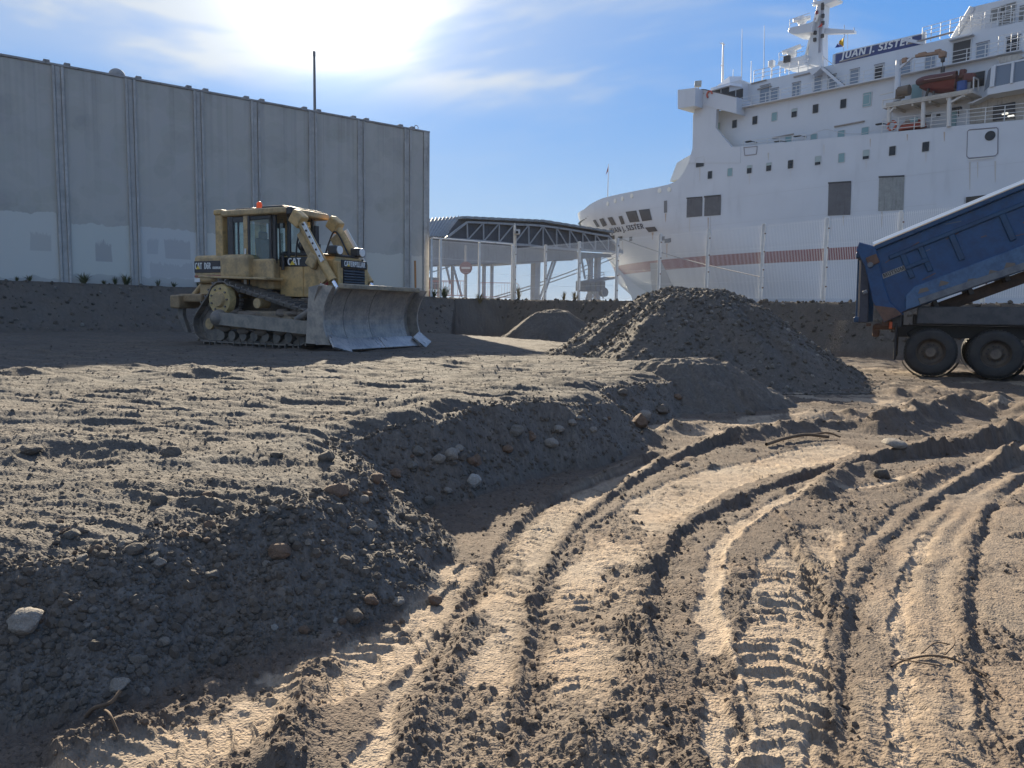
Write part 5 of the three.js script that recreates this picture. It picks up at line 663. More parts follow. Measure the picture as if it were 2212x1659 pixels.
// ================================================================ BULLDOZER (x forward, z to its right side, which faces the camera)
{
  const yel = dusty([0.57, 0.39, 0.17], 0.65), yelD = dusty([0.50, 0.37, 0.20], 0.75), blk = dusty([0.045, 0.045, 0.05], 0.6), steelD = dusty([0.20, 0.185, 0.17], 0.75), blade = dusty([0.40, 0.365, 0.33], 0.6, { metalness: 0.2 }), edgeM = dusty([0.42, 0.42, 0.43], 0.4, { metalness: 0.5 }), chrome = M([0.75, 0.78, 0.82], 0.15, { metalness: 1 }), decal = M([0.02, 0.02, 0.022], 0.5), lettr = M([0.72, 0.72, 0.70], 0.5), glass = pane([0.86, 0.92, 0.9]);
  const D = thing('bulldozer', 'yellow tracked bulldozer with wide raised steel blade, standing before the concrete hall', 'bulldozer', [-5.72, 0.66, -19.35], -27 * Math.PI / 180);
  const tri = (x, y, w, h, m, p, z) => mesh('logo_triangle', [tf(poly([[0, 0], [w, 0], [w / 2, h]], 0.012), x, y, z)], m, p), triM = M([0.7, 0.5, 0.05], 0.5);
  // tracks
  const loop = (() => { const P = [], arc = (cx, cy, r, a0, a1, n) => { for (let i = 0; i <= n; i++) { const a = lerp(a0, a1, i / n); P.push(V(cx + r * Math.cos(a), cy + r * Math.sin(a), 0)); } }; arc(1.42, 0.47, 0.43, 1.25, -1.57, 12); arc(-1.62, 0.47, 0.43, -1.57, -3.45, 10); arc(-1.05, 1.08, 0.44, 2.72, 1.05, 12); return new THREE.CatmullRomCurve3(P, true, 'centripetal'); })();
  const nS = 44, shoe = [], link = []; for (let i = 0; i < nS; i++) { const u = i / nS, p = loop.getPointAt(u), t = loop.getTangentAt(u), a = Math.atan2(t.y, t.x), c = Math.cos(a), s = Math.sin(a), n = [-(-s), -c]; const put = (g, off) => { g.rotateZ(a); return g.translate(p.x + s * -off * -1, p.y - c * off * -1, 0); }; shoe.push(put(new THREE.BoxGeometry(0.19, 0.035, 0.56), 0.0)); const gr = new THREE.BoxGeometry(0.03, 0.075, 0.56).translate(-0.06, 0.045, 0); gr.rotateZ(a); shoe.push(gr.translate(p.x, p.y, 0)); const lk = new THREE.BoxGeometry(0.19, 0.10, 0.2).translate(0, -0.07, 0); lk.rotateZ(a); link.push(lk.translate(p.x, p.y, 0)); }
  const shoeG = join([shoe]), linkG = join([link]);
  for (const s of [1, -1]) {
    const z = s * 0.98, track = new THREE.Mesh(shoeG, steelD); track.name = 'track'; track.position.z = z; track.castShadow = track.receiveShadow = true; track.userData.kind = 'stuff'; D.add(track);
    const ln = new THREE.Mesh(linkG, steelD); ln.name = 'track_chain'; ln.userData.kind = 'stuff'; track.add(ln);
    const sp = mesh('sprocket', [tf(new THREE.CylinderGeometry(0.36, 0.40, 0.16, 26), -1.05, 1.08, z + s * 0.24, Math.PI / 2 * s)], dusty([0.55, 0.42, 0.2], 0.7), D); mesh('hub_cap', [tf(new THREE.CylinderGeometry(0.17, 0.2, 0.08, 18), -1.05, 1.08, z + s * 0.36, Math.PI / 2)], yelD, sp); for (let k = 0; k < 9; k++) mesh('bolt', [tf(new THREE.CylinderGeometry(0.025, 0.025, 0.05, 8), -1.05 + 0.27 * Math.cos(k * 0.698), 1.08 + 0.27 * Math.sin(k * 0.698), z + s * 0.33, Math.PI / 2)], steelD, sp);
    mesh('sprocket_teeth', Array.from({ length: 24 }, (_, k) => tf(new THREE.BoxGeometry(0.05, 0.07, 0.1), 0.41, 0, 0).rotateZ(k * 0.2618).translate(-1.05, 1.08, z)), steelD, sp, { kind: 'stuff' });
    for (const x of [1.42, -1.62]) { const i = mesh('idler', [tf(new THREE.CylinderGeometry(0.36, 0.36, 0.16, 24), x, 0.47, z, Math.PI / 2)], steelD, D); mesh('hub', [tf(new THREE.CylinderGeometry(0.14, 0.14, 0.3, 16), x, 0.47, z, Math.PI / 2)], yelD, i); }
    mesh('track_frame', [rbox(2.6, 0.34, 0.42, -0.1, 0.52, z, 0.06), rbox(1.5, 0.2, 0.34, 0.5, 0.72, z, 0.05)], dusty([0.27, 0.22, 0.16], 0.85), D); for (let k = 0; k < 7; k++) mesh('roller', [tf(new THREE.CylinderGeometry(0.12, 0.12, 0.4, 14), -1.15 + k * 0.37, 0.2, z, Math.PI / 2)], steelD, D);
    mesh('carrier_roller', [tf(new THREE.CylinderGeometry(0.12, 0.12, 0.34, 16), 0.15, 1.0, z + s * 0.1, Math.PI / 2)], yelD, D);
    mesh('push_arm', [bar([-1.0, 0.62, z + s * 0.40], [2.45, 0.42, z + s * 0.40], 0.30, 0.20)], dusty([0.30, 0.28, 0.25], 0.75), D); mesh('trunnion', [tf(new THREE.SphereGeometry(0.22, 16, 10), -1.0, 0.62, z + s * 0.38)], steelD, D);
    mesh('tilt_strut', [rod([1.5, 0.62, z + s * 0.36], [2.42, 1.1, z + s * 0.36], 0.09, 0.07, 12)], steelD, D);
    mesh('fender', [rbox(2.3, 0.06, 0.6, -0.75, 1.62, z * 0.92, 0.02, 0, 0, -0.03)], yelD, D);
    // lift cylinder with its yoke high beside the bonnet
    const lc = mesh('lift_cylinder', [rod([1.02, 2.95, s * 0.66], [2.02, 1.55, s * 0.70], 0.105, 0.105, 14), rbox(0.36, 0.34, 0.26, 0.95, 3.02, s * 0.66, 0.05, 0, 0, -0.62)], yel, D); mesh('piston_rod', [rod([2.02, 1.55, s * 0.70], [2.42, 1.0, s * 0.72], 0.05, 0.05, 12)], chrome, lc); mesh('cylinder_yoke', [bar([1.0, 2.72, s * 0.60], [1.75, 1.55, s * 0.60], 0.26, 0.12), rbox(0.3, 0.34, 0.3, 1.45, 2.02, s * 0.66, 0.05, 0, 0, -0.6)], yelD, lc); mesh('hose_guard', [bar([1.2, 2.9, s * 0.78], [1.8, 2.0, s * 0.80], 0.1, 0.03)], lettr, lc); for (let k = 0; k < 6; k++) mesh('guard_hole', [tf(new THREE.CylinderGeometry(0.026, 0.026, 0.05, 8), 1.22 + k * 0.1, 2.87 - k * 0.15, s * 0.80, Math.PI / 2)], blk, lc);
    const hl = mesh('headlight', [rbox(0.26, 0.22, 0.30, 1.86, 2.28, s * 0.42, 0.05)], blk, D); mesh('lens', [tf(new THREE.CylinderGeometry(0.10, 0.10, 0.03, 18), 2.0, 2.28, s * 0.42, 0, 0, Math.PI / 2)], M([0.75, 0.75, 0.72], 0.15), hl);
  }
  // body
  mesh('main_frame', [rbox(3.3, 0.55, 1.15, -0.1, 0.85, 0, 0.05)], dusty([0.12, 0.10, 0.08], 0.85), D);
  const hood = mesh('engine_hood', [rbox(1.75, 0.92, 1.02, 1.05, 1.62, 0, 0.05), rbox(1.7, 0.12, 0.86, 1.02, 2.12, 0, 0.05, 0, 0, -0.03)], yel, D); mesh('hood_top', [rbox(1.72, 0.06, 0.9, 1.03, 2.19, 0, 0.025, 0, 0, -0.03)], blk, hood);
  for (let i = 0; i < 2; i++) mesh('hood_door', [rbox(0.74, 0.82, 0.03, 0.58 + i * 0.80, 1.58, 0.515, 0.015)], yel, hood); mesh('hood_band', [rbox(1.2, 0.24, 0.03, 0.78, 2.02, 0.52, 0.012)], decal, hood);
  { const t = mesh('side_lettering', [text('CAT', 0.17, 0.012).translate(0.48, 1.94, 0.536)], lettr, hood); tri(0.56, 1.945, 0.16, 0.10, triM, t, 0.55); const sg = mesh('stripe_sign', [rbox(0.24, 0.55, 0.02, 1.62, 1.45, 0.54, 0.008)], M([0.36, 0.04, 0.04], 0.5), hood); for (let k = 0; k < 3; k++) mesh('stripe', [tf(poly([[-0.11, 0], [0.11, 0.12], [0.11, 0.2], [-0.11, 0.08]], 0.006), 1.62, 1.22 + k * 0.19, 0.551)], lettr, sg); }
  const gr = mesh('radiator_guard', [rbox(0.2, 1.0, 1.12, 1.98, 1.52, 0, 0.04)], yel, D); for (let k = 0; k < 11; k++) mesh('grille_slat', [box(0.03, 0.035, 0.78, 2.09, 1.14 + k * 0.065, 0, 0, 0, 0.4)], blk, gr); mesh('grille_back', [box(0.012, 0.8, 0.82, 2.081, 1.46, 0)], M([0.012, 0.012, 0.014], 0.8), gr); mesh('brow_plate', [rbox(0.03, 0.19, 0.96, 2.09, 1.96, 0, 0.01)], decal, gr);
  mesh('front_lettering', [tf(text('CATERPILLAR', 0.125, 0.012, 0.78), -0.39, 1.905, 0).rotateY(Math.PI / 2).translate(2.106, 0, 0)], lettr, gr); mesh('logo_triangle', [tf(poly([[0, 0], [0.1, 0], [0.05, 0.06]], 0.01), -0.30, 1.905, 0).rotateY(Math.PI / 2).translate(2.118, 0, 0)], triM, gr);
  mesh('exhaust_stack', [rod([0.75, 2.15, -0.18], [0.75, 2.95, -0.18], 0.075, 0.07, 14), rod([0.75, 2.1, -0.18], [0.75, 2.5, -0.18], 0.11, 0.11, 14)], blk, D); mesh('precleaner', [rod([0.75, 2.15, 0.26], [0.75, 2.35, 0.26], 0.08), tf(new THREE.SphereGeometry(0.15, 16, 10), 0.75, 2.42, 0.26)], blk, D);
  // cab
  const cab = mesh('cab', [rbox(1.5, 0.75, 1.5, -0.55, 1.72, 0, 0.05)], yelD, D), px = [-1.24, -0.70, 0.14], post = (x, z, w = 0.10, m = blk) => mesh('pillar', [rbox(w, 1.24, 0.09, x, 2.58, z, 0.02)], m, cab);
  for (const s of [1, -1]) { post(px[0], s * 0.70, 0.2); post(px[1], s * 0.72, 0.14, yelD); post(px[2], s * 0.62, 0.12); mesh('side_glass', [box(0.5, 1.0, 0.012, -0.97, 2.6, s * 0.71)], glass, cab); mesh('window_sill', [rbox(0.56, 0.1, 0.05, -0.97, 2.08, s * 0.71, 0.02)], blk, cab); mesh('window_frame', [rbox(0.05, 1.0, 0.03, -0.98, 2.6, s * 0.715, 0.01), rbox(0.5, 0.14, 0.04, -0.97, 3.08, s * 0.71, 0.01)], blk, cab); }
  const door = mesh('door', [rbox(0.74, 0.10, 0.05, -0.27, 3.10, 0.70, 0.02), rbox(0.07, 1.9, 0.05, 0.07, 2.22, 0.68, 0.02), rbox(0.74, 0.12, 0.05, -0.27, 1.3, 0.70, 0.02), rbox(0.07, 1.9, 0.05, -0.6, 2.22, 0.73, 0.02)], blk, cab); mesh('door_glass', [box(0.6, 1.7, 0.012, -0.27, 2.2, 0.70)], glass, door); mesh('grab_rail', [tube([[-0.66, 1.4, 0.80], [-0.66, 2.0, 0.82], [-0.66, 2.35, 0.80]], 0.022, 12, 6), tube([[-0.70, 1.4, 0.80], [-0.70, 1.9, 0.82], [-0.70, 2.2, 0.80]], 0.02, 12, 6)], lettr, door);
  mesh('front_pillar', [rbox(0.09, 1.1, 0.08, 0.42, 2.62, 0.42, 0.02), rbox(0.09, 1.1, 0.08, 0.42, 2.62, -0.42, 0.02), rbox(0.09, 0.1, 0.92, 0.42, 2.12, 0, 0.02), rbox(0.05, 1.0, 0.04, 0.42, 2.6, 0.0, 0.01)], blk, cab); mesh('windscreen', [box(0.012, 0.95, 0.76, 0.42, 2.6, 0)], glass, cab); mesh('quarter_glass', [tf(new THREE.BoxGeometry(0.012, 0.9, 0.36), 0.28, 2.6, 0.53, 0, 0.95)], glass, cab); mesh('quarter_glass', [tf(new THREE.BoxGeometry(0.012, 0.9, 0.36), 0.28, 2.6, -0.53, 0, -0.95)], glass, cab); mesh('quarter_panel', [tf(new THREE.BoxGeometry(0.04, 0.35, 0.36), 0.28, 2.0, 0.53, 0, 0.95)], blk, cab);
  mesh('rear_glass', [box(0.012, 0.95, 1.1, -1.3, 2.6, 0)], glass, cab); mesh('cab_floor', [box(1.3, 0.04, 1.3, -0.5, 1.36, 0)], blk, cab); const seat = mesh('seat', [rbox(0.5, 0.16, 0.5, -0.55, 1.95, 0, 0.06), rbox(0.16, 0.75, 0.5, -0.82, 2.3, 0, 0.06, 0, 0, 0.12), rbox(0.12, 0.2, 0.26, -0.87, 2.75, 0, 0.05)], blk, cab); mesh('console', [rbox(0.3, 0.9, 0.8, 0.22, 1.85, 0, 0.08)], blk, cab);
  const roof = mesh('roof', [rbox(2.15, 0.16, 1.62, -0.42, 3.24, 0, 0.05)], yelD, cab); mesh('roof_top', [rbox(0.7, 0.05, 1.5, 0.2, 3.34, 0, 0.02), rbox(0.6, 0.06, 0.8, -0.9, 3.35, 0.2, 0.02)], blk, roof); mesh('work_light', [rbox(0.2, 0.2, 0.2, 0.72, 3.22, 0.66, 0.05)], blk, roof); mesh('rops_post', [rbox(0.26, 1.75, 0.22, -1.62, 2.45, 0.66, 0.04), rbox(0.26, 1.75, 0.22, -1.62, 2.45, -0.66, 0.04), rbox(0.30, 0.14, 1.6, -1.62, 3.28, 0, 0.04)], yel, D);
  const bc = mesh('beacon_base', [rod([-0.52, 3.32, 0.45], [-0.52, 3.37, 0.45], 0.07, 0.07, 14)], blk, roof); { const bm = new THREE.MeshPhysicalMaterial({ roughness: 0.3, transmission: 0.55, thickness: 0 }); bm.color.setRGB(0.9, 0.24, 0.03); mesh('warning_beacon', [tf(new THREE.CylinderGeometry(0.07, 0.08, 0.10, 16), -0.52, 3.42, 0.45), tf(new THREE.SphereGeometry(0.07, 16, 8, 0, 6.3, 0, 1.57), -0.52, 3.47, 0.45)], bm, bc); }
  // rear: tank with the model plate, ripper
  const tank = mesh('fuel_tank', [rbox(1.1, 0.72, 1.6, -1.98, 1.86, 0, 0.10), rbox(0.9, 0.4, 1.3, -2.05, 1.3, 0, 0.05)], yelD, D); mesh('side_box', [rbox(0.95, 0.62, 0.5, -0.95, 1.9, 0.72, 0.12)], yelD, D); mesh('model_plate', [rbox(1.0, 0.30, 0.02, -1.98, 1.92, 0.803, 0.008)], M([0.035, 0.03, 0.035], 0.5), tank); mesh('model_lettering', [text('CAT', 0.165, 0.012, 0.25).translate(-2.44, 1.86, 0.812), text('D6R', 0.165, 0.012, 0.23).translate(-2.10, 1.86, 0.812), text('CATERPILLAR', 0.06, 0.012, 0.28).translate(-1.80, 1.86, 0.812)], lettr, tank); tri(-2.39, 1.862, 0.13, 0.09, triM, tank, 0.824); mesh('number_plate', [rbox(0.2, 0.1, 0.015, -2.38, 1.58, 0.812, 0.005)], lettr, tank); mesh('red_line', [box(1.0, 0.05, 0.012, -1.98, 1.68, 0.806)], M([0.28, 0.08, 0.06], 0.5), tank); mesh('filler_box', [rbox(0.3, 0.22, 0.3, -1.85, 2.32, 0.35, 0.04)], yelD, tank);
  const rip = mesh('ripper', [rbox(0.9, 0.22, 1.7, -2.65, 1.12, 0, 0.05), rbox(0.35, 0.35, 2.0, -3.05, 1.02, 0, 0.05)], dusty([0.33, 0.24, 0.14], 0.8), D); for (const z of [-0.75, 0, 0.75]) mesh('ripper_shank', [tf(poly([[0, 0.2], [0.26, 0.2], [0.22, -0.35], [0.42, -0.78], [0.28, -0.74], [0.06, -0.4]], 0.1, 0.01), -3.2, 1.0, z - 0.05)], steelD, rip); for (const z of [-0.5, 0.5]) mesh('ripper_cylinder', [rod([-2.4, 1.6, z], [-2.95, 1.15, z], 0.07)], yelD, rip);
  // hoses along the cylinders, earth packed on the frames, wear on the machine
  for (const q of [1, -1]) { mesh('hydraulic_hose', [tube([[0.7, 2.1, q * 0.5], [0.85, 2.6, q * 0.56], [1.05, 2.85, q * 0.54], [1.5, 2.2, q * 0.55]], 0.022, 20, 6)], blk, D); mesh('hydraulic_hose', [tube([[1.9, 1.0, q * 0.6], [2.1, 1.3, q * 0.5], [2.3, 0.9, q * 0.6]], 0.025, 14, 6)], blk, D); }
  { const r = rng(41), mud = M([0.19, 0.155, 0.125], 0.95, { bumpMap: T.bump, bumpScale: 0.01 }); const lump = (x, y, z, sx, sy, sz) => { const g = new THREE.SphereGeometry(1, 14, 10), p = g.attributes.position; for (let i = 0; i < p.count; i++) { const f = 1 + 0.3 * n2(p.getX(i) * 2 + x * 9, p.getY(i) * 2 + p.getZ(i) * 2 + z * 7); p.setXYZ(i, p.getX(i) * f * sx, p.getY(i) * f * sy, p.getZ(i) * f * sz); } g.computeVertexNormals(); return g.translate(x, y, z); };
    for (const q of [1, -1]) { for (let k = 0; k < 9; k++) mesh('packed_earth', [lump(-1.2 + k * 0.33 + 0.1 * r(), 0.70 + 0.08 * r(), q * (0.94 + 0.14 * r()), 0.16 + 0.12 * r(), 0.07 + 0.06 * r(), 0.2)], mud, D); for (let k = 0; k < 5; k++) mesh('packed_earth', [lump(-1.0 + k * 0.6, 0.30 + 0.1 * r(), q * 1.18, 0.2, 0.08, 0.07)], mud, D); } }
  // blade
  const prof = []; for (let i = 0; i <= 12; i++) { const t = i / 12; prof.push([2.55 + 0.34 * (t - 0.45) ** 2 * 2.9 - 0.02, 0.10 + t * 1.28]); } const back = prof.slice().reverse().map(([x, y]) => [x - 0.07, y]);
  const W = 3.55, bl = mesh('blade', [tf(poly([...prof, ...back], W - 0.7), 0, 0, -(W - 0.7) / 2)], blade, D);
  for (const s of [1, -1]) { const g = poly([...prof, ...back], 0.42); if (s < 0) g.translate(0, 0, -0.42); g.translate(-2.55, 0, 0).rotateY(-s * 0.38).translate(2.55, 0, s * (W - 0.7) / 2 - s * 0.005); mesh('blade_wing', [g], blade, bl); const tz = s * ((W - 0.7) / 2 + 0.385); mesh('end_plate', [tf(poly([[2.20, 0.12], ...prof.map(([x, y]) => [x + 0.16, y]), [2.62, 1.42], [2.30, 1.36]], 0.05), 0, 0, tz - 0.03)], blade, bl); mesh('end_bit', [rbox(0.42, 0.05, 0.5, 0, 0, 0, 0.01, 0, -s * 0.38, -0.75).translate(2.98, 0.13, s * ((W - 0.7) / 2 + 0.18))], edgeM, bl); }
  for (let k = 0; k < 2; k++) mesh('cutting_edge', [rbox(0.34, 0.04, (W - 0.74) / 2 - 0.01, 2.90, 0.10, (k - 0.5) * (W - 0.72) / 2, 0.01, 0, 0, -0.78)], edgeM, bl); mesh('blade_seam', [0, 0.95].map((z) => tf(poly([...prof.map(([x, y]) => [x + 0.004, y]), ...back], 0.02), 0, 0, z)), steelD, bl, { kind: 'stuff' });
  mesh('blade_top', [rbox(0.14, 0.12, W - 0.55, 2.92, 1.39, 0, 0.03)], dusty([0.33, 0.28, 0.2], 0.7), bl); mesh('blade_frame', [rbox(0.2, 0.28, 2.6, 2.36, 0.5, 0, 0.04), rbox(0.16, 0.9, 0.2, 2.42, 0.8, 0.72, 0.04), rbox(0.16, 0.9, 0.2, 2.42, 0.8, -0.72, 0.04)], steelD, bl);
}
// ================================================================ TIPPER TRUCK (x forward, z to its right side, which faces the camera)
{
  const blu = dusty([0.006, 0.064, 0.195], 0.5), bluD = dusty([0.007, 0.055, 0.145], 0.5), blk = dusty([0.035, 0.036, 0.04], 0.7), rubber = dusty([0.03, 0.03, 0.031], 0.9), rimM2 = dusty([0.15, 0.125, 0.105], 0.65, { metalness: 0.3 }), greyD = dusty([0.15, 0.17, 0.20], 0.65), rustD = dusty([0.15, 0.085, 0.06], 0.9), topM = M([0.85, 0.83, 0.78], 0.28, { metalness: 1 });
  const Tk = thing('tipper_truck', 'dusty blue tipper truck with its body raised, cut by the right edge', 'truck', [10.02, 0.24, -18.1], -28 * Math.PI / 180);
  const wheel = (x, z) => { const w = new THREE.Group(); w.name = 'wheel'; w.position.set(x, 0.53, z); Tk.add(w);
    const pts = [[0.30, -0.15], [0.33, -0.165], [0.46, -0.165], [0.515, -0.13], [0.53, -0.06], [0.53, 0.06], [0.515, 0.13], [0.46, 0.165], [0.33, 0.165], [0.30, 0.15]].map(([r, y]) => new THREE.Vector2(r, y)); mesh('tyre', [tf(new THREE.LatheGeometry(pts, 48), 0, 0, 0, Math.PI / 2)], rubber, w);
    mesh('tread', Array.from({ length: 44 }, (_, k) => [-0.09, 0, 0.09].map((q) => tf(new THREE.BoxGeometry(0.045, 0.02, 0.07), 0, 0.532, q).rotateZ((k + (q ? 0.5 : 0)) / 44 * 6.2832))), rubber, w, { kind: 'stuff' });
    const s = Math.sign(z); const rim = mesh('rim', [tf(new THREE.LatheGeometry([[0.0, 0.02], [0.13, 0.02], [0.15, -0.04], [0.24, -0.06], [0.275, 0.02], [0.30, 0.12], [0.315, 0.125], [0.315, 0.0]].map(([r, y]) => new THREE.Vector2(r, y)), 40), 0, 0, s > 0 ? 0.02 : -0.02, Math.PI / 2 * s)], rimM2, w); mesh('hub', [tf(new THREE.CylinderGeometry(0.105, 0.12, 0.12, 20), 0, 0, s * 0.07, Math.PI / 2)], rimM2, rim); for (let k = 0; k < 10; k++) mesh('wheel_nut', [tf(new THREE.CylinderGeometry(0.02, 0.02, 0.05, 6), 0.17 * Math.cos(k * 0.628), 0.17 * Math.sin(k * 0.628), s * 0.02, Math.PI / 2)], blk, rim); return w; };
  for (const x of [0, 1.25, 4.6]) for (const s of [1, -1]) { wheel(x, s * 1.06); if (x < 4) { const w = wheel(x, s * 0.72); } }
  for (const x of [0, 1.25]) mesh('axle', [rod([x, 0.53, -1.0], [x, 0.53, 1.0], 0.10)], blk, Tk);
  mesh('chassis_rail', [rbox(8, 0.28, 0.09, 3.3, 0.98, 0.42, 0.02)], blk, Tk); mesh('chassis_rail', [rbox(8, 0.28, 0.09, 3.3, 0.98, -0.42, 0.02)], blk, Tk);
  mesh('side_beam', [rbox(7.6, 0.40, 0.12, 3.48, 1.36, 1.12, 0.03)], dusty([0.07, 0.075, 0.085], 0.7), Tk); mesh('side_beam', [rbox(7.6, 0.40, 0.12, 3.48, 1.36, -1.12, 0.03)], blk, Tk); mesh('sub_frame', [rbox(7.6, 0.24, 1.6, 3.4, 1.26, 0, 0.03)], blk, Tk);
  for (const s of [1, -1]) for (const x of [0, 1.25]) { const g = new THREE.CylinderGeometry(0.62, 0.62, 0.62, 24, 1, true, -1.15, 2.3); mesh('mudguard', [tf(g, 0, 0, 0, Math.PI / 2).rotateZ(0).translate(x, 0.55, s * 0.93)], dusty([0.06, 0.06, 0.065], 0.6, { side: THREE.DoubleSide }), Tk); }
  for (const s of [1, -1]) { mesh('mud_flap', [rbox(0.05, 0.85, 0.6, -0.72, 0.75, s * 0.93, 0.02)], rubber, Tk); const lb = mesh('light_bar', [rbox(0.22, 0.3, 0.5, -0.72, 1.22, s * 0.95, 0.03)], blk, Tk); mesh('tail_light', [rbox(0.07, 0.17, 0.09, -0.84, 1.12, s * 1.17, 0.02)], M([0.60, 0.10, 0.02], 0.35), lb); }
  mesh('tow_jaw', [rbox(0.5, 0.14, 0.3, -0.95, 1.08, 0.6, 0.04), rbox(0.16, 0.3, 0.16, -1.16, 0.98, 0.6, 0.05)], rustD, Tk); mesh('rear_crossbar', [rbox(0.16, 0.16, 2.2, -0.95, 1.16, 0, 0.03)], rustD, Tk);
  mesh('air_tank', [rod([2.5, 0.85, 1.0], [3.6, 0.85, 1.0], 0.17, 0.17, 18)], blk, Tk); mesh('fuel_tank', [rbox(1.1, 0.55, 0.55, 3.2, 0.8, -1.0, 0.1)], blk, Tk);
  mesh('cab', [rbox(2.1, 2.2, 2.35, 6.3, 2.0, 0, 0.15)], blu, Tk); mesh('windscreen', [box(0.02, 0.9, 2.1, 7.37, 2.5, 0)], M([0.03, 0.035, 0.04], 0.08), Tk);
  // the raised body
  const B = new THREE.Group(); B.name = 'tipper_body'; B.position.set(-1.10, 1.22, 0); B.rotation.z = 23.5 * Math.PI / 180; Tk.add(B);
  const L = 6.3, H = 1.56, hw = 1.24, part = (n, g, m = blu) => mesh(n, g, m, B);
  const wallG = poly([[0.30, 0], [L, 0], [L, H], [0.34, H], [0.12, 0.45]], 0.06); part('side_wall', [wallG.clone().translate(0, 0, hw - 0.06)]); part('side_wall', [wallG.clone().translate(0, 0, -hw)]);
  part('floor', [rbox(L - 0.1, 0.08, 2 * hw - 0.14, L / 2 + 0.1, 0.05, 0, 0.02)], rustD); part('front_wall', [rbox(0.08, H + 0.35, 2 * hw - 0.14, L - 0.05, H / 2 + 0.15, 0, 0.02)]);
  part('top_rail', [rbox(L - 0.4, 0.11, 0.16, L / 2 + 0.30, H + 0.03, hw + 0.02, 0.03)], bluD); part('top_rail', [rbox(L - 0.4, 0.11, 0.16, L / 2 + 0.30, H + 0.03, -hw - 0.02, 0.03)], bluD); part('rail_cap', [rod([0.52, H + 0.11, hw + 0.03], [L, H + 0.11, hw + 0.03], 0.065, 0.065, 14)], topM); part('rail_cap', [rod([0.52, H + 0.11, -hw - 0.03], [L, H + 0.11, -hw - 0.03], 0.065, 0.065, 14)], topM);
  part('side_rail', [rbox(L - 0.7, 0.10, 0.05, L / 2 + 0.35, H - 0.30, hw + 0.025, 0.02)], bluD);
  for (const [x, w] of [[0.98, 0.12], [1.36, 0.12], [2.0, 0.13], [3.0, 0.13], [4.1, 0.13]]) part('side_rib', [rbox(w, x < 2 ? 0.62 : 0.66, 0.045, x, H - 0.62, hw + 0.02, 0.02)], bluD); part('side_rib', [rbox(0.5, 0.1, 0.06, 1.17, H - 0.66, hw + 0.027, 0.02)], bluD);
  part('lower_sill', [poly([[0.62, 0.02], [L, -0.16], [L, 0.42], [0.95, 0.42], [0.72, 0.30]], 0.09, 0.02).translate(0, 0, hw + 0.0)], dusty([0.06, 0.14, 0.28], 0.55)); part('sill_band', [rbox(L - 1.0, 0.15, 0.05, L / 2 + 0.42, -0.0, hw + 0.13, 0.015, 0, 0, -0.032)], greyD); part('under_beam', [rbox(L - 1.1, 0.26, 0.18, L / 2 + 0.5, -0.20, 0.45, 0.03)], dusty([0.10, 0.065, 0.05], 0.85)); part('under_beam', [rbox(L - 1.1, 0.26, 0.18, L / 2 + 0.5, -0.20, -0.45, 0.03)], blk); for (let k = 0; k < 7; k++) part('cross_member', [rbox(0.1, 0.16, 2.3, 1.2 + k * 0.72, -0.09, 0, 0.02)], blk);
  for (const s of [1, -1]) { const p = part('rear_post', [poly([[0.12, -0.06], [0.50, -0.04], [0.36, 0.3], [0.38, 0.7], [0.50, H - 0.1], [0.50, H + 0.06], [0.27, H + 0.26], [0.17, H + 0.14], [0.20, H - 0.3], [0.07, 0.45]], 0.14, 0.02).translate(0, 0, s > 0 ? hw - 0.04 : -hw - 0.12)], blu); mesh('worn_corner', [poly([[0.11, -0.07], [0.51, -0.05], [0.42, 0.14], [0.05, 0.36]], 0.02).translate(0, 0, s > 0 ? hw + 0.145 : -hw - 0.165)], rustD, p); mesh('hinge_plate', [rbox(0.24, 0.22, 0.04, 0.38, H - 0.22, s * (hw + 0.16), 0.02)], rustD, p); mesh('hinge_pin', [tf(new THREE.CylinderGeometry(0.06, 0.06, 0.12, 14), 0.30, H - 0.3, s * (hw + 0.2), Math.PI / 2)], greyD, p); }
  { const t = part('maker_plate', [rbox(0.60, 0.115, 0.008, 0.62, 0.92, hw + 0.008, 0.003)], M([0.30, 0.29, 0.26], 0.7)); mesh('maker_lettering', [text('MUTSUM', 0.085, 0.006, 0.44).translate(0.46, 0.88, hw + 0.012)], M([0.02, 0.02, 0.025], 0.6), t); mesh('maker_mark', [tf(new THREE.TorusGeometry(0.04, 0.014, 8, 16), 0.38, 0.92, hw + 0.014)], M([0.02, 0.02, 0.025], 0.6), t); }
  part('side_marker', [rbox(0.16, 0.06, 0.03, 4.0, 0.30, hw + 0.125, 0.01)], M([0.5, 0.13, 0.03], 0.4)); part('hook', [rbox(0.1, 0.08, 0.08, -0.02, 0.72, hw + 0.14, 0.02)], greyD);
  { const scr = M([0.10, 0.12, 0.15], 0.6), mudM = M([0.17, 0.14, 0.115], 0.95), r = rng(8); for (let k = 0; k < 16; k++) { const x = 0.7 + r() * 4.6, y = 0.5 + r() * 0.95, l = 0.1 + r() * 0.35; part('scrape', [box(l, 0.012 + 0.02 * r(), 0.004, x, y, hw + 0.003, 0, 0, (r() - 0.5) * 0.5)], r() < 0.5 ? scr : rustD); } for (let k = 0; k < 12; k++) part('mud_splash', [poly([[0, 0], [0.16 + 0.1 * r(), -0.02], [0.22, 0.08 * r()], [0.08, 0.07 + 0.06 * r()]], 0.008).translate(0.9 + k * 0.42 + 0.2 * r(), 0.06 + 0.2 * r(), hw + 0.105)], mudM); }
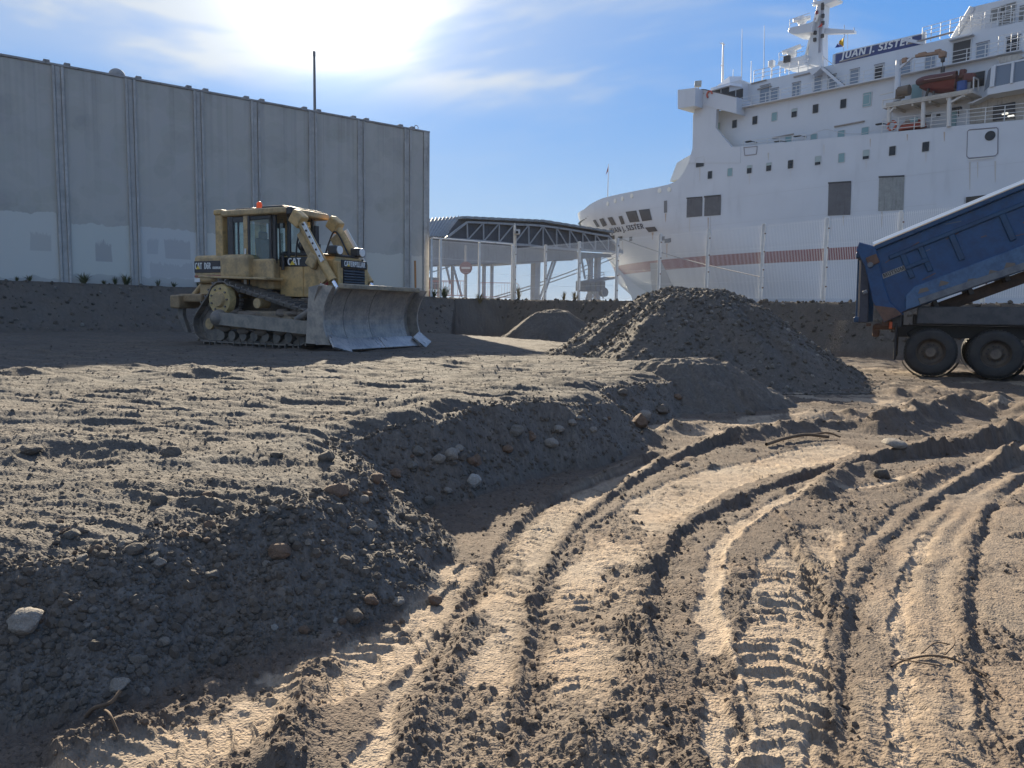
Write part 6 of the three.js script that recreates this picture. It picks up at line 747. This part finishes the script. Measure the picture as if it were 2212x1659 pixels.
  mesh('brake_hose', [tube([[-0.3, 1.1, 0.5], [-0.5, 0.9, 0.55], [-0.2, 0.8, 0.6], [0.2, 0.9, 0.5]], 0.02, 16, 6)], blk, Tk); { const np = mesh('number_plate', [rbox(0.02, 0.14, 0.52, -0.86, 1.02, 0.35, 0.005)], M([0.45, 0.45, 0.42], 0.5), Tk); }
  // tailgate hanging free from its top hinge
  const G = new THREE.Group(); G.name = 'tailgate'; const a = B.rotation.z; G.position.set(-1.10 + Math.cos(a) * 0.24 - Math.sin(a) * (H + 0.1), 1.22 + Math.sin(a) * 0.24 + Math.cos(a) * (H + 0.1), 0); G.rotation.z = 0.02; Tk.add(G);
  mesh('gate_panel', [rbox(0.07, 1.72, 2.34, 0.0, -0.82, 0, 0.02)], dusty([0.05, 0.05, 0.07], 0.7), G); mesh('gate_side', [rbox(0.2, 1.70, 0.06, 0.09, -0.82, 1.18, 0.02), ], dusty([0.045, 0.05, 0.075], 0.7), G); mesh('gate_side', [rbox(0.2, 1.70, 0.06, 0.09, -0.82, -1.18, 0.02)], bluD, G); mesh('gate_beam', [rbox(0.12, 0.14, 2.4, -0.06, -0.1, 0, 0.03)], bluD, G); mesh('gate_beam', [rbox(0.12, 0.14, 2.4, -0.06, -1.6, 0, 0.03)], bluD, G); for (const z of [-0.7, 0, 0.7]) mesh('gate_rib', [rbox(0.1, 1.4, 0.1, -0.06, -0.85, z, 0.02)], bluD, G); mesh('gate_arm', [rbox(0.34, 0.12, 0.06, 0.12, 0.02, 1.22, 0.03)], bluD, G); mesh('gate_latch', [rbox(0.1, 0.08, 0.2, 0.2, -1.72, 1.0, 0.02)], rustD, G);
  // tipping ram
  mesh('tipping_ram', [rod([3.0, 1.3, 0], [4.4, 2.9, 0], 0.14, 0.10, 14)], greyD, Tk);
}
// ================================================================ STONES, GRAVEL, TWIGS, WEEDS
function groundAt(X, Y) { const r = ray(X, Y); let t = 1.5, x, d; for (let i = 0; i < 900; i++) { t *= 1.004; x = r.x * t; d = -r.z * t; if (1.55 + r.y * t < ground(x, d, 0)) break; } return [x, soil.h, d, t]; }
const rocks = [];
{ const r = rng(21); for (let k = 0; k < 6; k++) { const g0 = new THREE.IcosahedronGeometry(1, 7); const p = g0.attributes.position, s = [r() * 50, r() * 50], cut = Array.from({ length: k < 3 ? 4 : 9 }, () => [V(r() - 0.5, r() - 0.5, r() - 0.5).normalize(), 0.62 + 0.25 * r()]); for (let i = 0; i < p.count; i++) { const v = V(p.getX(i), p.getY(i), p.getZ(i)); for (const [n, h] of cut) { const q = v.dot(n); if (q > h) v.addScaledVector(n, (h - q) * 0.85); } const f = 1 + 0.12 * n2(v.x * 1.6 + s[0], v.y * 1.6 + v.z * 1.3 + s[1]) + 0.04 * n2(v.x * 5 + s[1], v.z * 5 + v.y * 4); v.multiplyScalar(f); p.setXYZ(i, v.x, v.y * 0.72, v.z * 0.85); } g0.computeVertexNormals(); const g = g0; { const m = new Map(), nn = g.attributes.normal, key = (i) => `${p.getX(i).toFixed(3)},${p.getY(i).toFixed(3)},${p.getZ(i).toFixed(3)}`; for (let i = 0; i < p.count; i++) { const q = key(i), v = m.get(q) ?? V(0, 0, 0); v.x += nn.getX(i); v.y += nn.getY(i); v.z += nn.getZ(i); m.set(q, v); } for (let i = 0; i < p.count; i++) { const v = m.get(key(i)).clone().normalize(); nn.setXYZ(i, v.x, v.y, v.z); } } rocks.push(clean(g)); } }
const stoneMap = tex(256, 256, (u, v) => { const g = 0.82 + 0.3 * nz1(u, v) + 0.25 * nz2(u, v); return [g, g * 0.985, g * 0.96]; }, true, 1, 1), stoneM = {}; for (const [k, c] of Object.entries({ grey: [0.23, 0.21, 0.185], brown: [0.24, 0.16, 0.11], pale: [0.36, 0.325, 0.285], dark: [0.11, 0.095, 0.08], white: [0.5, 0.48, 0.45], dust: [0.185, 0.155, 0.128] })) stoneM[k] = M(c, 0.92, { map: stoneMap, bumpMap: T.bump, bumpScale: 0.01 });
function stone(X, Y, w, col, label, o = {}) {     // pixel of its middle, width in pixels
  const [x, y, d, t] = groundAt(X, Y + w * 0.12), s = (w * KP / FP * d) / 2, m = new THREE.Mesh(rocks[o.k ?? Math.floor(hash(X | 0, Y | 0, 2) * 6)], stoneM[col]); m.name = numbered('stone'); m.castShadow = m.receiveShadow = true; scene.add(m);
  m.position.set(x, y + s * (o.up ?? 0.35), -d); m.scale.set(s, s * (o.h ?? 0.95), s); m.rotation.set(hash(X | 0, 3, 1) * 0.5, hash(X | 0, Y | 0, 4) * 6.28, hash(3, Y | 0, 1) * 0.5 - 0.2); const where = d < 4.9 && y < 0.5 ? `in the ${y > 0.26 ? 'upper' : 'lower'} ${x < -1.75 ? 'left' : x < -0.95 ? 'middle' : 'right'} part of the front slope` : d < 5.6 ? 'on top of the front fill lobe' : x > 1.9 ? 'on the third fill lobe' : 'on the second fill lobe', look = { dust: 'dusty', grey: 'grey', brown: 'brown', dark: 'dark', pale: 'pale', white: 'whitish' }[col];
  return tag(m, label ?? `small ${look} stone stuck ${where}`, 'stone', label ? null : `small ${look} stones ${where}`);
}
stone(57, 1349, 80, 'pale', 'largest pale boulder, low on the fill slope at the left edge', { k: 0, h: 0.85 });
stone(603, 1200, 58, 'brown', 'brown stone in the middle of the front fill slope', { k: 1 }); stone(727, 1063, 54, 'brown', 'big brown stone near the top edge of the front fill lobe', { k: 2 }); stone(766, 1338, 44, 'dust', 'rounded stone at the foot of the front fill slope, right of two pale ones', { k: 1, up: 0.5 }); stone(940, 1303, 34, 'brown', 'brown stone lying alone on the track by the tip of the front lobe', { k: 0, up: 0.6 });
stone(258, 1487, 52, 'pale', 'flat pale stone at the toe of the slope, lowest of its cluster', { k: 3, h: 0.8 }); stone(300, 1434, 40, 'grey', 'grey upright stone just above the flat pale stone', { k: 4, h: 1.2 }); stone(1022, 1046, 38, 'white', 'pale angular stone beside the track below the second lobe', { k: 5, h: 1.2 }); stone(1383, 922, 36, 'brown', 'upright brown stone at the tip of the second fill lobe', { k: 3, h: 1.5, up: 0.7 }); stone(888, 1125, 36, 'dust', 'dusty stone on the right shoulder of the front lobe', { k: 0 });
stone(290, 1189, 46, 'dust', 'long dusty stone high on the left part of the front slope', { k: 1, h: 0.6 }); stone(395, 1156, 30, 'brown', 'reddish stone just under the top edge of the front slope', { k: 2 }); stone(69, 974, 48, 'dust', 'flat dusty stone on the fill top at the left edge', { k: 4, h: 0.7 }); stone(1932, 962, 52, 'pale', 'flat pale stone on the ridge right of centre, below the tipper truck', { k: 1, h: 0.5 }); stone(1906, 1026, 40, 'dark', 'dark lump of stone at the end of the clod ridge', { k: 2 }); stone(706, 990, 38, 'dust', 'stone half buried at the corner of the fill top', { k: 2 });
stone(1530, 837, 36, 'dust', 'dusty round stone on the third lobe before the low heap', { k: 0 }); stone(1641, 880, 30, 'pale', 'pale stone at the toe of the third lobe', { k: 3 }); stone(860, 1300, 34, 'pale', 'flat pale stone at the toe just left of the front lobe tip', { k: 4, h: 0.7 }); stone(801, 1303, 38, 'brown', 'brown stone between the flat pale stone and the rounded stone', { k: 5 }); stone(454, 1372, 36, 'dust', 'angular dusty stone in the lower middle of the front slope', { k: 4 });
{
  const r = rng(9), cols = ['dust', 'pale', 'grey', 'grey', 'brown', 'brown', 'pale', 'dust'];
  for (const [X, Y, w, c] of [[445, 1171, 20, 'brown'], [604, 1134, 28, 'dust'], [967, 1067, 24, 'pale'], [372, 981, 46, 'dust'], [598, 986, 28, 'dust'], [342, 1083, 44, 'dust'], [62, 1135, 26, 'dust'], [355, 1390, 28, 'pale'], [494, 1365, 24, 'grey'], [657, 1365, 28, 'brown'], [479, 1430, 28, 'dust'], [198, 1472, 20, 'white'], [722, 1345, 18, 'white'], [593, 1358, 18, 'white'], [208, 1395, 36, 'dark'], [1431, 889, 34, 'dust'], [1620, 893, 24, 'dust'], [1345, 850, 26, 'dust'], [280, 1450, 26, 'grey'], [245, 1440, 22, 'grey'], [230, 1510, 22, 'dust'], [315, 1500, 22, 'pale'], [740, 1345, 20, 'brown']]) stone(X, Y, w, c);
  for (let i = 0; i < 230; i++) { const a = r(), X = a < 0.6 ? r() * 930 : 780 + r() * 850, Y = a < 0.6 ? 1130 + r() * 370 - X * 0.14 : 1075 - (X - 780) * 0.22 + r() * 90 - 70; const g = onGround(X, Y, 0.3); if (toeDist(g[0], g[1]) < 0.02) continue; stone(X, Y, 11 + r() ** 2.4 * 27, cols[Math.floor(r() * 8)]); }
}
const crumbM = [M([1, 1, 1], 0.95, { map: stoneMap })];
function scatter(name, label, list, mats) {       // gravel and crumbs nobody could count
  mats.forEach((mat, q) => { const L = list.filter((_, i) => i % mats.length === q), g = (() => { const b = new THREE.DodecahedronGeometry(1, 0), p = b.attributes.position; for (let i = 0; i < p.count; i++) { const f = 1 + 0.22 * n2(p.getX(i) * 2 + q * 7, p.getY(i) * 2 + p.getZ(i) * 3); p.setXYZ(i, p.getX(i) * f, p.getY(i) * f * 0.72, p.getZ(i) * f * 0.85); } b.computeVertexNormals(); return clean(b); })();
    const m = new THREE.InstancedMesh(g, mat, L.length), o = new THREE.Object3D(), c = new THREE.Color(); L.forEach(([x, y, d, s, a, t, cc], i) => { o.position.set(x, y, -d); o.rotation.set(a * 0.7, a * 7, a * 3); o.scale.setScalar(s); o.updateMatrix(); m.setMatrixAt(i, o.matrix); m.setColorAt(i, cc ? c.setRGB(cc[0] * t, cc[1] * t, cc[2] * t) : c.setRGB(t, t, t)); }); m.name = numbered(name); m.castShadow = m.receiveShadow = true; scene.add(m); tag(m, label[q], null, null, 'stuff'); });
}
{
  const r = rng(33), L = [];
  for (let i = 0; i < 150000 && L.length < 52000; i++) {
    const d = 2.2 + 16 * r() ** 2.2, x = (r() * 2 - 1) * 0.72 * (d + 0.5); ground(x, d, 0); let keep;
    if (soil.fill > 0.5) keep = soil.damp > 0.3 ? 0.95 : 0.30; else keep = (1 - soil.pale) * clamp(soil.rough - 0.2) * 0.4; if (r() > keep) continue;
    const h = ground(x, d, 1), s = (0.0018 + 0.0035 * r() + 0.013 * r() ** 9) * (soil.fill > 0.5 ? (soil.damp > 0.3 ? 1.6 : 0.75) : 1) * (1 + d * 0.05), cc = [0, 0, 0]; soil.damp *= 0.6; soil.tone = 0; soilColor(x, d, cc, 0); L.push([x, h + s * 0.1, d, s, r() * 6, 0.9 + 0.7 * r() * r(), cc]);
  }
  scatter('gravel', ['loose gravel and soil crumbs over the pit ground and fill'], L, crumbM);
  const P = []; const hp = scene.children.find((o) => o.name === 'earth_heap'), pos = hp.geometry.attributes.position;
  for (let i = 0; i < 12000; i++) { const k = Math.floor(r() * pos.count); if (pos.getY(k) < -0.1 || -pos.getZ(k) > 1.2) continue; const s = 0.011 + 0.05 * r() ** 5; P.push([pos.getX(k) + hp.position.x + (r() - 0.5) * 0.05, pos.getY(k) + hp.position.y + s * 0.15, -(pos.getZ(k) + hp.position.z) + (r() - 0.5) * 0.05, s, r() * 6, 0.7 + 0.6 * r() * r()]); }
  scatter('rubble', ['stones on the slopes of the largest heap', 'grey stones on the slopes of the largest heap', 'pale stones on the slopes of the largest heap'], P, [stoneM.dust, stoneM.grey, stoneM.pale]);
  const B = []; for (let i = 0; i < 5000; i++) { const x = r() < 0.5 ? -22 + r() * 22 : r() * 16, base = r(), d = x < -3 ? 39.5 + (x + 4.56) * 0.768 - 0.6 - 3.6 * base : 42.6 - x * 1.302 - 0.5 - 1.7 * base; const h = ground(x, d, 1), s = 0.015 + 0.09 * r() ** 7; B.push([x, h + s * 0.2, d, s, r() * 6, 0.6 + 0.9 * r() * r()]); }
  scatter('bank_rubble', ['rubble and stones in the cut bank', 'grey stones in the cut bank'], B, [stoneM.dust, stoneM.grey]);
  const F = []; for (let i = 0; i < 2200; i++) { const t = r(), w = 0.05 + 0.12 * t; F.push([8.0 - 0.22 * t + (r() - 0.5) * w * 2.2, 1.45 - 0.75 * t ** 1.2, 18.3 + (r() - 0.5) * 0.5, 0.002 + 0.006 * r() ** 3, r() * 6, 1]); }
  scatter('falling_soil', ['last soil trickling from under the tipper tailgate'], F, [stoneM.pale]);
}
{ // twigs
  const bark = M([0.20, 0.135, 0.085], 0.9, { map: stoneMap }), tw = (label, pts, rr, extra = []) => { const W = pts.map(([X, Y, up]) => { const g = groundAt(X, Y); return [g[0], g[1] + up, -g[2]]; }), t = thing('branch', label, 'branch', [0, 0, 0]); mesh('stem', [tube(W, rr, 30, 7)], bark, t); for (const e of extra) mesh('twig', [tube(e.map(([X, Y, up]) => { const g = groundAt(X, Y); return [g[0], g[1] + up, -g[2]]; }), rr * 0.6, 16, 6)], bark, t); };
  tw('forked dry branch lying across the smooth tyre strip at the right', [[1925, 1452, 0.02], [1960, 1432, 0.015], [2010, 1425, 0.018], [2060, 1432, 0.015], [2130, 1470, 0.015]], 0.0055, [[[1990, 1428, 0.035], [2020, 1412, 0.05], [2050, 1405, 0.03]], [[1940, 1440, 0.03], [1985, 1445, 0.03], [2035, 1450, 0.02]], [[2040, 1428, 0.03], [2060, 1415, 0.05], [2058, 1400, 0.06]]]);
  tw('brown stick lying on the ground below the third fill lobe', [[1655, 966, 0.03], [1700, 955, 0.05], [1745, 949, 0.05], [1790, 950, 0.03]], 0.02, [[[1745, 949, 0.05], [1790, 946, 0.06], [1815, 950, 0.03]]]);
  tw('dark root end sticking out at the foot of the front slope', [[185, 1560, 0.01], [205, 1555, 0.04], [240, 1545, 0.05], [262, 1535, 0.07]], 0.008, [[[225, 1550, 0.03], [240, 1570, 0.03], [255, 1590, 0.01]]]);
  tw('dry twig standing up on the low heap before the largest one', [[1480, 766, 0.0], [1500, 752, 0.15], [1515, 745, 0.3]], 0.012, [[[1492, 758, 0.1], [1520, 752, 0.2], [1540, 756, 0.22]]]);
}
{ // weeds on the edge of the bank
  const r = rng(12), leafM = [M([0.075, 0.085, 0.035], 0.9), M([0.20, 0.16, 0.08], 0.9)];
  const proto = [0, 1].map((k) => { const g = []; for (let i = 0; i < 46; i++) { const a = r() * 6.28, h = (0.2 + 0.45 * r()) * (k ? 1.2 : 1), l = 0.1 + 0.25 * r(), p0 = V(0.08 * (r() - 0.5), 0, 0.08 * (r() - 0.5)), p1 = V(p0.x + Math.cos(a) * l * 0.5, h * 0.7, p0.z + Math.sin(a) * l * 0.5), p2 = V(p0.x + Math.cos(a) * l, h, p0.z + Math.sin(a) * l), w = 0.006 + 0.012 * r(), n = V(-Math.sin(a), 0, Math.cos(a)).multiplyScalar(w), q = new THREE.BufferGeometry(), v = [p0.clone().sub(n), p0.clone().add(n), p1.clone().add(n), p0.clone().sub(n), p1.clone().add(n), p1.clone().sub(n), p1.clone().sub(n), p1.clone().add(n), p2]; q.setAttribute('position', new THREE.Float32BufferAttribute(v.flatMap((e) => e.toArray()), 3)); q.computeVertexNormals(); g.push(q); } return join([g]); });
  const stemG = join([[0, 1, 2].map((i) => rod([0, 0, 0], [0.1 * (i - 1), 0.5, 0.06 * (i - 1)], 0.008, 0.004, 5))]);
  const put = (X, d, s, k, label, group) => { const w = thing('weed', label, 'weed', [X, ground(X, d, 0) - 0.02, -d], r() * 6, group), f = new THREE.Mesh(proto[k], leafM[k]); f.name = 'leaves'; f.castShadow = true; const st = new THREE.Mesh(stemG, leafM[k]); st.name = 'stem'; w.add(f, st); w.scale.set(s * (0.9 + 0.9 * r()), s * (0.6 + 0.6 * r()), s * (0.9 + 0.9 * r())); };
  const wallX = (t) => [-4.56 - 0.793 * t + 0.2, 39.5 - 0.609 * t - 0.25], lab = 'small dark weed at the foot of the concrete hall', grp = 'weeds at the hall foot';
  for (const t of [17.9, 17.5, 15.7, 15.0, 14.6, 14.2, 13.0, 12.4, 11.4]) { const [x, d] = wallX(t); put(x, d, 0.45 + 0.5 * r(), 0, lab, grp); }
  const [kx, kd] = wallX(-0.3); put(kx, kd, 1.1, 0, 'green bushy weed at the hall corner beside the short fence'); put(kx + 0.5, kd + 0.4, 1.1, 0, 'low green weed just right of the bushy one at the hall corner');
  put(2.6, 38.9, 0.8, 1, 'tall dry yellow weed at the fence foot left of the ramp machinery'); put(3.1, 38.2, 0.7, 1, 'short dry weed right of the tall yellow one'); put(0.3, 41.9, 1.0, 1, 'dry weed at the foot of the camera pole'); put(12.5, 25.9, 0.5, 0, 'green weed on the bank edge just left of the tipper truck'); put(-1.8, 40.9, 0.8, 1, 'dry weed under the middle of the short fence');
}
renderer.render(scene, camera);
